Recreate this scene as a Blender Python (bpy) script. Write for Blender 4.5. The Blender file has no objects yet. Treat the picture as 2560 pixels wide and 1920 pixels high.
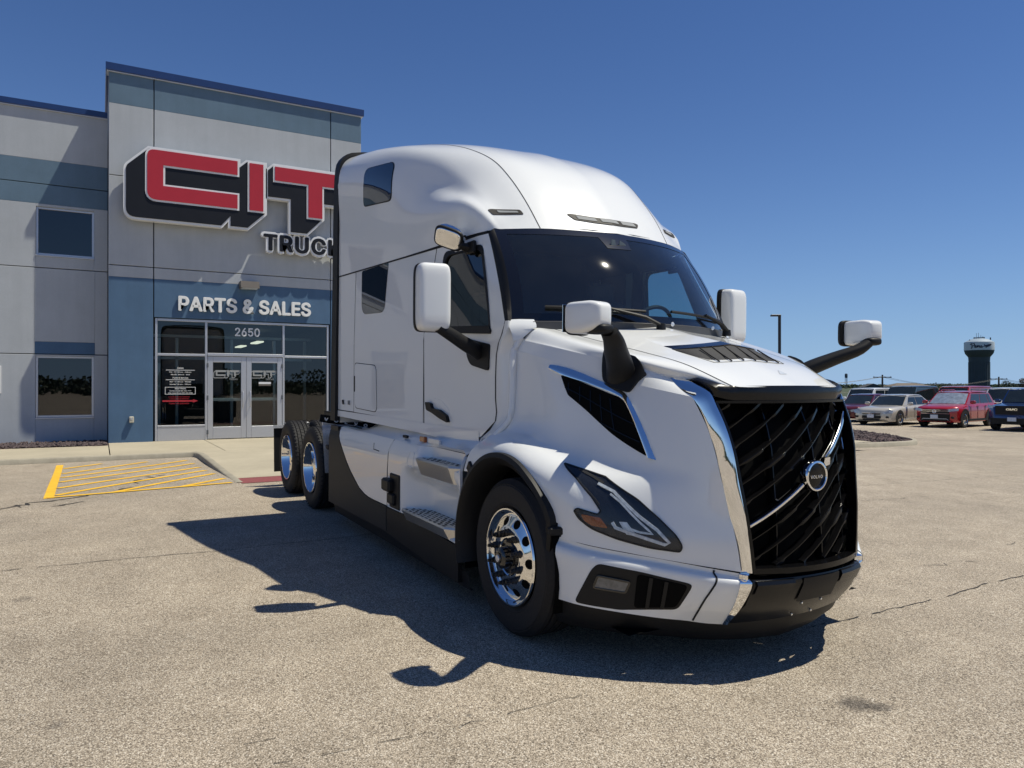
import bpy, math, random
import numpy as np
from mathutils import Vector, Matrix, geometry
from mathutils.bvhtree import BVHTree
random.seed(7); RNG=np.random.RandomState(7)
SC=bpy.context.scene; COL=SC.collection
R=math.radians
# ---------------------------------------------------------------- camera, sky, sun, exposure
HEAD=0.51034; PITCH=0.00326
cd=bpy.data.cameras.new('camera'); cam=bpy.data.objects.new('camera',cd); COL.objects.link(cam)
cd.sensor_width=36; cd.sensor_fit='HORIZONTAL'; cd.lens=36*1840/2560
cd.clip_start=.05; cd.clip_end=6000
cam.location=(4.05,-3.43,1.545)
cam.rotation_euler=(math.pi/2+PITCH,0,math.pi/2-HEAD)
SC.camera=cam
SUNV=Vector((.206,.375,.904)).normalized()
wd=bpy.data.worlds.new('World'); SC.world=wd; wd.use_nodes=True
nt=wd.node_tree; nt.nodes.clear()
sky=nt.nodes.new('ShaderNodeTexSky'); sky.sky_type='NISHITA'; sky.sun_disc=False
sky.sun_elevation=math.asin(SUNV.z); sky.sun_rotation=math.atan2(SUNV.x,SUNV.y)
sky.altitude=0; sky.air_density=1.0; sky.dust_density=0; sky.ozone_density=1.5
bg=nt.nodes.new('ShaderNodeBackground'); bg.inputs[1].default_value=.053
wo=nt.nodes.new('ShaderNodeOutputWorld')
tint=nt.nodes.new('ShaderNodeMix'); tint.data_type='RGBA'; tint.blend_type='MULTIPLY'; tint.inputs[0].default_value=1; tint.inputs[7].default_value=(.68,.99,1.52,1)
nt.links.new(sky.outputs[0],tint.inputs[6])
# pale haze towards the horizon, the same all the way round
geo=nt.nodes.new('ShaderNodeTexCoord'); sep_=nt.nodes.new('ShaderNodeSeparateXYZ'); nt.links.new(geo.outputs['Generated'],sep_.inputs[0])
ab=nt.nodes.new('ShaderNodeMath'); ab.operation='ABSOLUTE'; nt.links.new(sep_.outputs[2],ab.inputs[0])
ml_=nt.nodes.new('ShaderNodeMath'); ml_.operation='MULTIPLY'; ml_.inputs[1].default_value=-7.5; nt.links.new(ab.outputs[0],ml_.inputs[0])
ex=nt.nodes.new('ShaderNodeMath'); ex.operation='EXPONENT'; nt.links.new(ml_.outputs[0],ex.inputs[0])
ek=nt.nodes.new('ShaderNodeMath'); ek.operation='MULTIPLY'; ek.inputs[1].default_value=.85; nt.links.new(ex.outputs[0],ek.inputs[0])
hz_=nt.nodes.new('ShaderNodeMix'); hz_.data_type='RGBA'; nt.links.new(ek.outputs[0],hz_.inputs[0]); nt.links.new(tint.outputs[2],hz_.inputs[6]); hz_.inputs[7].default_value=(5.9,9.2,14.2,1)
nt.links.new(hz_.outputs[2],bg.inputs[0]); nt.links.new(bg.outputs[0],wo.inputs[0])
sl=bpy.data.lights.new('sun','SUN'); sl.energy=5.0; sl.angle=R(.53); sl.color=(1,.945,.80)
so=bpy.data.objects.new('sun',sl); COL.objects.link(so)
so.rotation_euler=SUNV.to_track_quat('Z','Y').to_euler()
SC.view_settings.view_transform='Standard'; SC.view_settings.look='None'
SC.view_settings.exposure=.05; SC.view_settings.gamma=1; SC.view_settings.use_curve_mapping=False
SC.cycles.max_bounces=10; SC.cycles.transparent_max_bounces=24
# ---------------------------------------------------------------- materials
MATS={}
def srgb(r,g,b):
    f=lambda c:(c/255/12.92) if c<=10.3 else ((c/255+.055)/1.055)**2.4
    return (f(r),f(g),f(b))
class NB:
    def __init__(s,name):
        s.m=bpy.data.materials.new(name); s.m.use_nodes=True; s.t=s.m.node_tree; s.t.nodes.clear()
        s.out=s.n('ShaderNodeOutputMaterial')
    def n(s,ty,**k):
        nd=s.t.nodes.new(ty)
        for a,b in k.items(): setattr(nd,a,b)
        return nd
    def l(s,a,b): s.t.links.new(a,b)
    def coord(s,k='Object'): return s.n('ShaderNodeTexCoord').outputs[k]
    def noise(s,vec,scale,detail=4,rough=.6):
        nd=s.n('ShaderNodeTexNoise'); nd.inputs['Scale'].default_value=scale; nd.inputs['Detail'].default_value=detail; nd.inputs['Roughness'].default_value=rough
        s.l(vec,nd.inputs['Vector']); return nd.outputs['Fac']
    def ramp(s,fac,stops):
        nd=s.n('ShaderNodeValToRGB'); e=nd.color_ramp.elements
        while len(e)<len(stops): e.new(.5)
        for i,(p,c) in enumerate(stops):
            e[i].position=p; e[i].color=tuple(c)+(1,) if len(c)==3 else c
        s.l(fac,nd.inputs[0]); return nd.outputs[0]
    def mix(s,f,a,b,mode='MIX'):
        nd=s.n('ShaderNodeMix',data_type='RGBA',blend_type=mode)
        for i,v in ((0,f),(6,a),(7,b)):
            if hasattr(v,'links'): s.l(v,nd.inputs[i])
            elif i==0: nd.inputs[0].default_value=v
            else: nd.inputs[i].default_value=tuple(v)+(1,)
        return nd.outputs[2]
    def math(s,op,a,b=0):
        nd=s.n('ShaderNodeMath',operation=op)
        for i,v in ((0,a),(1,b)):
            if hasattr(v,'links'): s.l(v,nd.inputs[i])
            else: nd.inputs[i].default_value=v
        return nd.outputs[0]
    def bump(s,h,strength,dist=.01):
        nd=s.n('ShaderNodeBump'); nd.inputs['Strength'].default_value=strength; nd.inputs['Distance'].default_value=dist
        s.l(h,nd.inputs['Height']); return nd.outputs[0]
    def pbsdf(s,base,rough=.5,metal=0,spec=.5,coat=0,coatr=.03,normal=None):
        p=s.n('ShaderNodeBsdfPrincipled')
        for k,v in (('Base Color',base),('Roughness',rough)):
            if hasattr(v,'links'): s.l(v,p.inputs[k])
            else: p.inputs[k].default_value=(tuple(v)+(1,)) if k=='Base Color' else v
        p.inputs['Metallic'].default_value=metal; p.inputs['Specular IOR Level'].default_value=spec
        p.inputs['Coat Weight'].default_value=coat; p.inputs['Coat Roughness'].default_value=coatr
        if normal is not None: s.l(normal,p.inputs['Normal'])
        return p
    def done(s,p): s.l(p.outputs[0],s.out.inputs[0]); return s.m
def simple(name,base,rough=.5,metal=0,spec=.5,coat=0,coatr=.03,grain=0,gscale=40,bump=0,var=.12):
    b=NB(name); c=base; nrm=None
    co=b.coord()
    if grain or True:
        g=max(grain,var)
        f=b.noise(co,gscale if grain else 3.0,5)
        c=b.ramp(f,[(.25,[x*(1-g) for x in base]),(.75,[min(1,x*(1+g)) for x in base])])
    if bump: nrm=b.bump(b.noise(co,gscale,3),bump,.004)
    MATS[name]=b.done(b.pbsdf(c,rough,metal,spec,coat,coatr,nrm)); return MATS[name]
def glassmat(name,tint,ior=1.5,rough=.0,mixblack=0.,boost=1.0,dust=0):
    b=NB(name); tr=b.n('ShaderNodeBsdfTransparent'); tr.inputs[0].default_value=tuple(tint)+(1,)
    gl=b.n('ShaderNodeBsdfGlossy'); gl.inputs['Roughness'].default_value=rough; gl.inputs[0].default_value=(1,1,1,1)
    ge=b.n('ShaderNodeNewGeometry'); dp=b.n('ShaderNodeVectorMath',operation='DOT_PRODUCT'); b.l(ge.outputs['Normal'],dp.inputs[0]); b.l(ge.outputs['Incoming'],dp.inputs[1])
    f0=((ior-1)/(ior+1))**2*boost*1.6
    f=b.math('ADD',b.math('MULTIPLY',b.math('POWER',b.math('SUBTRACT',1.0,b.math('ABSOLUTE',dp.outputs['Value'])),5.0),1-f0),f0)
    mx=b.n('ShaderNodeMixShader'); b.l(f,mx.inputs[0]); b.l(tr.outputs[0],mx.inputs[1]); b.l(gl.outputs[0],mx.inputs[2])
    last=mx.outputs[0]
    if dust:
        g2=b.n('ShaderNodeBsdfGlossy'); g2.inputs['Roughness'].default_value=.07; m3=b.n('ShaderNodeMixShader'); m3.inputs[0].default_value=.004; b.l(last,m3.inputs[1]); b.l(g2.outputs[0],m3.inputs[2]); last=m3.outputs[0]
    if dust:
        df=b.n('ShaderNodeBsdfDiffuse'); df.inputs[0].default_value=(.75,.80,.80,1); m2=b.n('ShaderNodeMixShader'); b.l(b.math('MULTIPLY',b.noise(b.coord(),3.0,4,.7),dust*2),m2.inputs[0]); b.l(last,m2.inputs[1]); b.l(df.outputs[0],m2.inputs[2]); last=m2.outputs[0]
    b.l(last,b.out.inputs[0]); MATS[name]=b.m; return b.m
M_WHITE=simple('white_paint',(.765,.775,.765),.35,spec=.12,coat=1,coatr=.012,var=.006)
M_BLACK=simple('gloss_black',(.006,.006,.007),.18,coat=.6,coatr=.03,var=.1)
M_PLAST=simple('black_plastic',(.011,.011,.0115),.5,grain=.25,gscale=500,bump=.12,spec=.25)
M_BUMP=simple('bumper_black',(.006,.006,.0065),.27,spec=.35,grain=.3,gscale=300,bump=.05)
M_SLAT=simple('grille_black',(.003,.003,.0035),.2,spec=.3)
M_DKGREY=simple('dark_grey_trim',(.04,.037,.033),.55,spec=.15,grain=.15,gscale=400,bump=.08)
M_RUB=simple('tyre_rubber',(.021,.020,.020),.7,grain=.25,gscale=60,bump=.1,spec=.3)
M_CHROME=simple('chrome',(.86,.87,.88),.03,metal=1,var=.01)
M_ALU=simple('polished_aluminium',(.84,.84,.83),.07,metal=1,var=.02)
M_STEP=simple('step_aluminium',(.62,.60,.56),.3,metal=.85,grain=.1,gscale=150)
M_GALV=simple('diamond_steel',(.78,.79,.80),.3,metal=.5,grain=.25,gscale=90,bump=.3)
M_INT=simple('cab_interior',(.055,.06,.068),.8,var=.1)
M_SEAT=simple('seat_cloth',(.035,.036,.04),.9,grain=.2,gscale=200)
M_GAP=simple('panel_gap',(.012,.012,.013),.8)
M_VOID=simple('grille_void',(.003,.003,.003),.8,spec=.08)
M_NAVYG=simple('dark_glass',(.006,.008,.014),.02,spec=.6,coat=1,coatr=.0,var=.02)
M_WIND=glassmat('windshield_glass',(.60,.80,.86),1.5,.016,boost=1.2,dust=.010)
M_TINT=glassmat('tinted_glass',(.30,.42,.46),1.55,0)
M_NEARW=glassmat('door_glass',(.28,.36,.38),1.6,0,boost=1.3)
M_LENS=glassmat('headlight_lens',(.90,.92,.94),1.35,0.0,boost=.5)
M_FROST=simple('light_lens',(.62,.65,.67),.25,coat=.5,grain=.2,gscale=150)
M_ORANGE=simple('amber_lens',(.30,.085,.022),.25,coat=.4,grain=.2,gscale=80)
M_WTXT=simple('white_lettering',(.8,.8,.78),.5,var=.02)
# ---------------------------------------------------------------- mesh helpers
class MB:
    def __init__(s): s.V=[]; s.F=[]
    def add(s,V,F):
        o=len(s.V); s.V+= [tuple(map(float,v)) for v in V]; s.F+=[tuple(i+o for i in f) for f in F]; return s
    def box(s,c,d,rot=None,bev=0.0):
        cx,cy,cz=c; a,b,h=d[0]/2,d[1]/2,d[2]/2; q=min(bev,a*.49,b*.49,h*.49)
        if q<=0:
            V=[(x,y,z) for x in(-a,a) for y in(-b,b) for z in(-h,h)]
            F=[(0,1,3,2),(4,6,7,5),(0,4,5,1),(2,3,7,6),(0,2,6,4),(1,5,7,3)]
        else:
            V=[];ix={}
            for sx in(-1,1):
                for sy in(-1,1):
                    for sz in(-1,1):
                        for k in range(3):
                            p=[sx*(a-(q if k!=0 else 0)),sy*(b-(q if k!=1 else 0)),sz*(h-(q if k!=2 else 0))]
                            ix[(sx,sy,sz,k)]=len(V); V.append(tuple(p))
            F=[]
            for k in range(3):
                i,j=[m for m in range(3) if m!=k]
                for sg in(-1,1):
                    q4=[]
                    for si,sj in((-1,-1),(1,-1),(1,1),(-1,1)):
                        t=[0,0,0]; t[k]=sg; t[i]=si; t[j]=sj; q4.append(ix[(t[0],t[1],t[2],k)])
                    F.append(tuple(q4) if sg*(1 if k!=1 else -1)>0 else tuple(reversed(q4)))
            for k in range(3):
                i,j=[m for m in range(3) if m!=k]
                for si in(-1,1):
                    for sj in(-1,1):
                        t0=[0,0,0];t1=[0,0,0]; t0[k]=-1;t1[k]=1
                        for t in(t0,t1): t[i]=si;t[j]=sj
                        F.append((ix[tuple(t0)+(i,)],ix[tuple(t1)+(i,)],ix[tuple(t1)+(j,)],ix[tuple(t0)+(j,)]))
            for sx in(-1,1):
                for sy in(-1,1):
                    for sz in(-1,1): F.append((ix[(sx,sy,sz,0)],ix[(sx,sy,sz,1)],ix[(sx,sy,sz,2)]))
        Mx=rot if rot is not None else Matrix.Identity(3)
        s.add([Vector(c)+Mx@Vector(v) for v in V],F); return s
    def grid(s,P,closeu=False,closev=False):
        n,m=len(P),len(P[0]); V=[p for r in P for p in r]; F=[]
        for i in range(n if closeu else n-1):
            for j in range(m if closev else m-1):
                F.append((i*m+j,((i+1)%n)*m+j,((i+1)%n)*m+(j+1)%m,i*m+(j+1)%m))
        return s.add(V,F)
    def lathe(s,prof,c,axis='y',n=32):
        P=[]
        for r,h in prof:
            row=[]
            for k in range(n):
                a=2*math.pi*k/n; u,v=r*math.cos(a),r*math.sin(a)
                p={'y':(u,h,v),'x':(h,u,v),'z':(u,v,h)}[axis]
                row.append((c[0]+p[0],c[1]+p[1],c[2]+p[2]))
            P.append(row)
        return s.grid(P,closev=True)
    def tube(s,pts,r,n=10,caps=True,flat=None):
        pts=[Vector(p) for p in pts]; P=[]; up=Vector((0,0,1)); prev=None
        for i,p in enumerate(pts):
            d=(pts[min(i+1,len(pts)-1)]-pts[max(i-1,0)]).normalized()
            a=up.cross(d) if abs(d.z)<.95 else Vector((1,0,0)).cross(d)
            if prev is not None and a.dot(prev)<0: a=-a
            a.normalize(); prev=a; b=d.cross(a); rr=r[i] if hasattr(r,'__len__') else r
            fx,fy=flat if flat else (1,1)
            P.append([p+a*rr*fx*math.cos(2*math.pi*k/n)+b*rr*fy*math.sin(2*math.pi*k/n) for k in range(n)])
        s.grid(P,closev=True)
        if caps:
            o=len(s.V); s.add(P[0],[tuple(range(n))]); s.add(P[-1],[tuple(reversed(range(n)))])
        return s
    def prism(s,poly,fn,d0,d1):
        n=len(poly); V=[fn(u,v,d0) for u,v in poly]+[fn(u,v,d1) for u,v in poly]
        tri=geometry.tessellate_polygon([[Vector((u,v,0)) for u,v in poly]])
        F=[tuple(t) for t in tri]+[tuple(reversed([i+n for i in t])) for t in tri]
        F+=[(i,(i+1)%n,(i+1)%n+n,i+n) for i in range(n)]
        return s.add(V,F)
    def build(s,name,mat,parent=None,smooth=35,kind=None,normals=True,solid=None,**props):
        me=bpy.data.meshes.new(name); me.from_pydata(s.V,[],s.F); me.update()
        if normals:
            import bmesh
            bm=bmesh.new(); bm.from_mesh(me); bmesh.ops.remove_doubles(bm,verts=bm.verts,dist=1e-5)
            bmesh.ops.recalc_face_normals(bm,faces=bm.faces); bm.to_mesh(me); bm.free()
        if smooth:
            me.shade_smooth(); me.set_sharp_from_angle(angle=R(smooth))
        ms=mat if isinstance(mat,(list,tuple)) else [mat]
        for m in ms: me.materials.append(m)
        o=bpy.data.objects.new(name,me); COL.objects.link(o)
        if parent: o.parent=parent
        if kind: o['kind']=kind
        for k,v in props.items(): o[k]=v
        return o
def empty(name,loc=(0,0,0),rot=(0,0,0),label=None,category=None,group=None):
    o=bpy.data.objects.new(name,None); COL.objects.link(o); o.location=loc; o.rotation_euler=rot
    if label: o['label']=label; o['category']=category
    if group: o['group']=group
    return o
def tag(o,label,cat,group=None):
    o['label']=label; o['category']=cat
    if group: o['group']=group
    return o
def cr(pts,n=None,seg=None):
    P=np.array(pts,float); N=len(P)
    t=np.concatenate([[0],np.cumsum(np.maximum(np.linalg.norm(np.diff(P,axis=0),axis=1),1e-6)**.7)])
    T=np.zeros_like(P)
    for i in range(N):
        if i==0: T[i]=(P[1]-P[0])/(t[1]-t[0])
        elif i==N-1: T[i]=(P[-1]-P[-2])/(t[-1]-t[-2])
        else:
            d0=(P[i]-P[i-1])/(t[i]-t[i-1]); d1=(P[i+1]-P[i])/(t[i+1]-t[i]); a=(t[i+1]-t[i])/(t[i+1]-t[i-1])
            T[i]=d0*a+d1*(1-a)
    if seg: ts=np.concatenate([np.linspace(t[i],t[i+1],seg,endpoint=False) for i in range(N-1)]+[[t[-1]]])
    else: ts=np.linspace(0,t[-1],n)
    out=[]
    for x in ts:
        i=min(max(np.searchsorted(t,x)-1,0),N-2); h=t[i+1]-t[i]; u=(x-t[i])/h
        out.append((2*u**3-3*u*u+1)*P[i]+(u**3-2*u*u+u)*h*T[i]+(-2*u**3+3*u*u)*P[i+1]+(u**3-u*u)*h*T[i+1])
    return np.array(out)
def surf(lines,nu,seg):
    Rr=[cr(l,nu) for l in lines]
    cols=[cr([r[i] for r in Rr],seg=seg) for i in range(nu)]
    return [[cols[i][j] for i in range(nu)] for j in range(len(cols[0]))]
def sy(P,s): return [[(p[0],p[1]*s,p[2]) for p in r] for r in P]
def rnd(poly,r,n=5):
    out=[]; N=len(poly)
    rr=r if hasattr(r,'__len__') else [r]*N
    for i in range(N):
        p=Vector(poly[i]); a=Vector(poly[i-1]); b=Vector(poly[(i+1)%N]); q=rr[i]
        if q<=0: out.append(tuple(p)); continue
        da=(a-p); db=(b-p); ra=min(q,da.length*.45); rb=min(q,db.length*.45)
        A=p+da.normalized()*ra; B=p+db.normalized()*rb
        for k in range(n+1):
            t=k/n; out.append(tuple(A*(1-t)**2+p*2*t*(1-t)+B*t*t))
    return out
def inpoly(x,y,P):
    c=False; n=len(P)
    for i in range(n):
        x1,y1=P[i]; x2,y2=P[i-1]
        if (y1>y)!=(y2>y) and x<(x2-x1)*(y-y1)/(y2-y1)+x1: c=not c
    return c
def resamp(poly,step):
    out=[]; N=len(poly)
    for i in range(N):
        a=Vector(poly[i]); b=Vector(poly[(i+1)%N]); k=max(1,int((b-a).length/step+.5))
        for j in range(k): out.append(tuple(a.lerp(b,j/k)))
    return out
class Proj:
    """projects (u,v) onto a body surface along a horizontal world direction"""
    def __init__(s,V,F,d,side):
        s.b=BVHTree.FromPolygons([tuple(v) for v in V],F); s.side=side
        d=Vector((d[0],d[1]*-side,0)).normalized(); s.d=d
        s.t=Vector((abs(d.y),abs(d.x)*-side,0)) ; s.last=None
    def __call__(s,u,v):
        o=s.t*u+Vector((0,0,v))-s.d*6
        h,n,_,_=s.b.ray_cast(o,s.d)
        if h is None:
            h,n,_,_=s.b.find_nearest(o+s.d*6)
        if n.dot(s.d)>0: n=-n
        return h,n
def patch(poly,pr,off,thick,step,name,mat,parent,smooth=50,dome=0):
    ol=resamp(poly,step); n=len(ol)
    xs=[p[0] for p in ol]; ys=[p[1] for p in ol]
    pts=list(ol)
    x=min(xs)+step/2
    while x<max(xs):
        y=min(ys)+step/2
        while y<max(ys):
            if inpoly(x,y,ol) and min((x-a)**2+(y-b)**2 for a,b in ol)>(step*.5)**2: pts.append((x,y))
            y+=step
        x+=step
    r=geometry.delaunay_2d_cdt([Vector(p) for p in pts],[(i,(i+1)%n) for i in range(n)],[],1,1e-6)
    V2,F=r[0],[tuple(f) for f in r[2]]
    V=[];N=[]
    for p in V2:
        h,nn=pr(p[0],p[1]); V.append(h); N.append(nn)
    # smooth normals
    b=MB(); top=[V[i]+N[i]*off for i in range(len(V))]
    E={}
    for f in F:
        for i in range(len(f)):
            e=(f[i],f[(i+1)%len(f)]); E[tuple(sorted(e))]=E.get(tuple(sorted(e)),0)+1
    b.add(top,F)
    rim=[e for e,c in E.items() if c==1]
    for a,c in rim:
        b.add([top[a],top[c],V[c]-N[c]*thick,V[a]-N[a]*thick],[(0,1,2,3)])
    return b.build(name,mat,parent,smooth)
def ribbon(path2,pr,width,off,name,mat,parent,n=None):
    """thin strip following (u,v) path on a projected surface"""
    b=MB(); P=[];pts=[]
    for u,v in path2: h,nn=pr(u,v); pts.append((h+nn*off,nn))
    for i,(h,nn) in enumerate(pts):
        d=(pts[min(i+1,len(pts)-1)][0]-pts[max(i-1,0)][0]).normalized(); a=d.cross(nn).normalized()*(width/2)
        P.append([h-a-nn*.002,h-a,h+a,h+a-nn*.002])
    return b.grid(P).build(name,mat,parent)
FONT=None; FS=1.0
try:
    import os
    fp_=os.path.join(bpy.utils.system_resource('DATAFILES'),'fonts','Inter.woff2')
    if os.path.exists(fp_): FONT=bpy.data.fonts.load(fp_)
except Exception: FONT=None
def text(body,size,name,mat,parent,M,extrude=.005,bold=0,sx=1.0,align='CENTER',space=1.0,bevel=0,fit=None):
    c=bpy.data.curves.new('tmp_text','FONT'); c.body=body
    if FONT: c.font=FONT
    c.size=size*FS; c.extrude=extrude; c.align_x=align; c.align_y='CENTER'
    c.space_character=space; c.resolution_u=4; c.bevel_depth=bevel
    o=bpy.data.objects.new('tmp_text',c); COL.objects.link(o)
    dg=bpy.context.evaluated_depsgraph_get(); me=bpy.data.meshes.new_from_object(o.evaluated_get(dg))
    bpy.data.objects.remove(o); bpy.data.curves.remove(c)
    if bold:
        V=[tuple(v.co) for v in me.vertices]; F=[tuple(q.vertices) for q in me.polygons]; mb=MB(); k=0
        n=8 if size>.2 else 4
        for i in range(n+1):
            a_=2*math.pi*i/n; r_b=bold if i<n else 0
            mb.add([(x+r_b*math.cos(a_),y+r_b*.75*math.sin(a_),z+k*.00035) for x,y,z in V],F); k+=1
        bpy.data.meshes.remove(me); me=bpy.data.meshes.new(name); me.from_pydata(mb.V,[],mb.F); me.update()
    if fit:
        xs_v=[v.co.x for v in me.vertices]; ys_v=[v.co.y for v in me.vertices]
        me.transform(Matrix.Translation((-(min(xs_v)+max(xs_v))/2,-(min(ys_v)+max(ys_v))/2,0))); me.transform(Matrix.Diagonal((fit[0]/(max(xs_v)-min(xs_v)),fit[1]/(max(ys_v)-min(ys_v)),1,1)))
    else: me.transform(Matrix.Diagonal((sx,1,1,1)))
    me.transform(M); me.name=name
    me.materials.clear(); me.materials.append(mat)
    ob=bpy.data.objects.new(name,me); COL.objects.link(ob)
    if parent: ob.parent=parent
    return ob
def frame(origin,xa,ya):
    xa=Vector(xa).normalized(); za=xa.cross(Vector(ya)).normalized(); ya=za.cross(xa)
    m=Matrix.Identity(4)
    for i in range(3): m[i][0]=xa[i]; m[i][1]=ya[i]; m[i][2]=za[i]; m[i][3]=origin[i]
    return m
def sstep(a,b,x):
    t=min(1,max(0,(x-a)/(b-a))); return t*t*(3-2*t)
def gz(x,y):
    """height of the ground"""
    s=-.016*max(-7,min(9,x)) if x>-7 else .112+(.05-.112)*sstep(-7.4,-11.5,x)
    b=sstep(4,22,y); far=-.29-.25*sstep(34,48,y)
    return s*(1-b)+far*b
# ---------------------------------------------------------------- setting materials
def asphalt():
    b=NB('asphalt'); co=b.coord()
    v=b.n('ShaderNodeTexVoronoi'); v.inputs['Scale'].default_value=145; b.l(co,v.inputs['Vector'])
    v2=b.n('ShaderNodeTexVoronoi'); v2.inputs['Scale'].default_value=260; b.l(co,v2.inputs['Vector'])
    sep=b.n('ShaderNodeSeparateColor'); b.l(v.outputs['Color'],sep.inputs[0])
    sep2=b.n('ShaderNodeSeparateColor'); b.l(v2.outputs['Color'],sep2.inputs[0])
    c1=b.ramp(sep.outputs[0],[(0,(.10,.080,.058)),(.3,(.26,.215,.152)),(.6,(.41,.345,.248)),(.85,(.56,.49,.37)),(1,(.78,.73,.60))])
    c2=b.ramp(sep2.outputs[1],[(0,(.06,.049,.037)),(.4,(.29,.242,.172)),(1,(.60,.525,.40))])
    c=b.mix(.5,c1,c2)
    gap=b.ramp(v.outputs['Distance'],[(.45,(1,1,1)),(.85,(.26,.25,.24))])
    c=b.mix(.9,c,gap,'MULTIPLY')
    big=b.ramp(b.noise(co,.35,5,.65),[(.3,(.80,.80,.80)),(.7,(1.16,1.15,1.13))])
    c=b.mix(1,c,big,'MULTIPLY')
    mid=b.ramp(b.noise(co,2.2,5,.7),[(.3,(.88,.87,.86)),(.7,(1.1,1.1,1.1))])
    c=b.mix(1,c,mid,'MULTIPLY')
    # wheel polish bands and oil spots with a shape of their own
    sx=b.n('ShaderNodeSeparateXYZ'); b.l(co,sx.inputs[0])
    nz=b.noise(co,14,4)
    for (px,py,r,k) in ((1.70,-.16,.075,.62),(1.78,-.08,.05,.5),(-9.2,-3.3,.3,.25),(-5.6,-4.6,.4,.18),(2.5,-2.2,.02,.7),(1.55,-3.0,.03,.35),(.1,-3.6,.035,.4),(-.9,-4.4,.05,.3),(-2.2,-3.9,.06,.3),(.2,1.9,.05,.35),(-1.6,3.6,.09,.3),(-3.9,4.5,.12,.3),(-5.4,8.2,.2,.25),(-2.0,9.5,.15,.25),(1.2,-2.9,.016,.7),(.9,-1.9,.014,.6),(2.45,-3.0,.012,.7)):
        dx=b.math('SUBTRACT',sx.outputs[0],px); dy=b.math('SUBTRACT',sx.outputs[1],py)
        d=b.math('SQRT',b.math('ADD',b.math('MULTIPLY',dx,dx),b.math('MULTIPLY',dy,dy)))
        d=b.math('ADD',d,b.math('MULTIPLY',b.math('SUBTRACT',nz,.5),r*1.8))
        m=b.ramp(b.math('DIVIDE',d,r*2),[(.3,(k,k,k)),(.75,(0,0,0))])
        c=b.mix(m,c,(.022,.02,.02))
    c=b.mix(1,c,(1.13,1.14,1.23),'MULTIPLY')
    h=b.math('ADD',b.math('MULTIPLY',v.outputs['Distance'],-1.0),b.math('MULTIPLY',b.noise(co,300,3),.6))
    MATS['asphalt']=b.done(b.pbsdf(c,.85,spec=.25,normal=b.bump(h,.55,.006))); return b.m
M_ASPH=asphalt()
def concrete(name,base,streak=.1,scale=1.2,speck=0,bumps=.15):
    b=NB(name); co=b.coord()
    f=b.noise(co,scale,6,.65)
    c=b.ramp(f,[(.28,[x*(1-streak) for x in base]),(.72,[x*(1+streak) for x in base])])
    mp=b.n('ShaderNodeMapping'); mp.inputs['Scale'].default_value=(5,5,.35); b.l(co,mp.inputs[0])
    st=b.ramp(b.noise(mp.outputs[0],1.0,4,.6),[(.35,(.9,.9,.9)),(.65,(1.04,1.04,1.04))])
    c=b.mix(.4,c,st,'MULTIPLY')
    fine=b.noise(co,60,3)
    c=b.mix(.35,c,b.ramp(fine,[(.3,(.8,.8,.8)),(.7,(1.15,1.15,1.15))]),'MULTIPLY')
    MATS[name]=b.done(b.pbsdf(c,.85,spec=.25,normal=b.bump(fine,bumps,.005))); return b.m
M_WALLG=concrete('grey_wall_paint',(.41,.435,.46),.06)
M_WALLB=concrete('slate_blue_wall_paint',(.115,.18,.245),.09)
M_WALLD=concrete('blue_wall_paint',(.078,.142,.235),.09)
M_SIDE=concrete('sidewalk_concrete',(.40,.355,.265),.1,.8)
M_CURB=concrete('curb_concrete',(.33,.30,.235),.16,3)
M_TRIMB=simple('navy_metal_trim',(.012,.035,.125),.35,coat=.3)
M_YEL=concrete('yellow_road_paint',(.72,.42,.035),.14,6)
M_TACT=simple('red_tactile_paving',(.21,.055,.055),.8,grain=.25,gscale=30,bump=.6)
M_FRAME=simple('aluminium_frame',(.52,.53,.56),.35,metal=.55,grain=.04,gscale=80)
M_STORE=glassmat('storefront_glass',(.42,.50,.50),1.52,0)
M_WINGG=glassmat('wing_window_glass',(.16,.22,.28),1.55,0,boost=1.0)
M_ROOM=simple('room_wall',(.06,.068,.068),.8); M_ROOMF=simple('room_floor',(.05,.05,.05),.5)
M_MULCH=simple('mulch',(.06,.035,.032),.95,grain=.5,gscale=25,bump=1)
M_ROCK=simple('mulch_stone',(.085,.062,.062),.9,var=.4)
M_SIGNK=simple('sign_black',(.011,.012,.016),.45,spec=.25)
M_SIGNR=simple('sign_red',(.42,.018,.03),.4,var=.03)
M_SIGNW=simple('sign_white',(.72,.73,.74),.45,var=.02)
M_GREYL=simple('light_fixture_bronze',(.12,.105,.09),.5)
M_CRACK=simple('crack_dark',(.03,.027,.024),.9)
M_FIELD=simple('grass_field',(.045,.06,.025),.95,grain=.4,gscale=.05)
M_LEAF=simple('leaf_green',(.035,.06,.02),.7,var=.35); M_LEAF2=simple('leaf_dark',(.022,.042,.018),.7,var=.3)
M_BARK=simple('bark',(.06,.05,.04),.9,grain=.3,gscale=20)
def emis(name,col,st):
    b=NB(name); e=b.n('ShaderNodeEmission'); e.inputs[0].default_value=tuple(col)+(1,); e.inputs[1].default_value=st
    b.l(e.outputs[0],b.out.inputs[0]); return b.m
M_LAMP=emis('ceiling_tube',(1,.93,.75),1.6)
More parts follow.
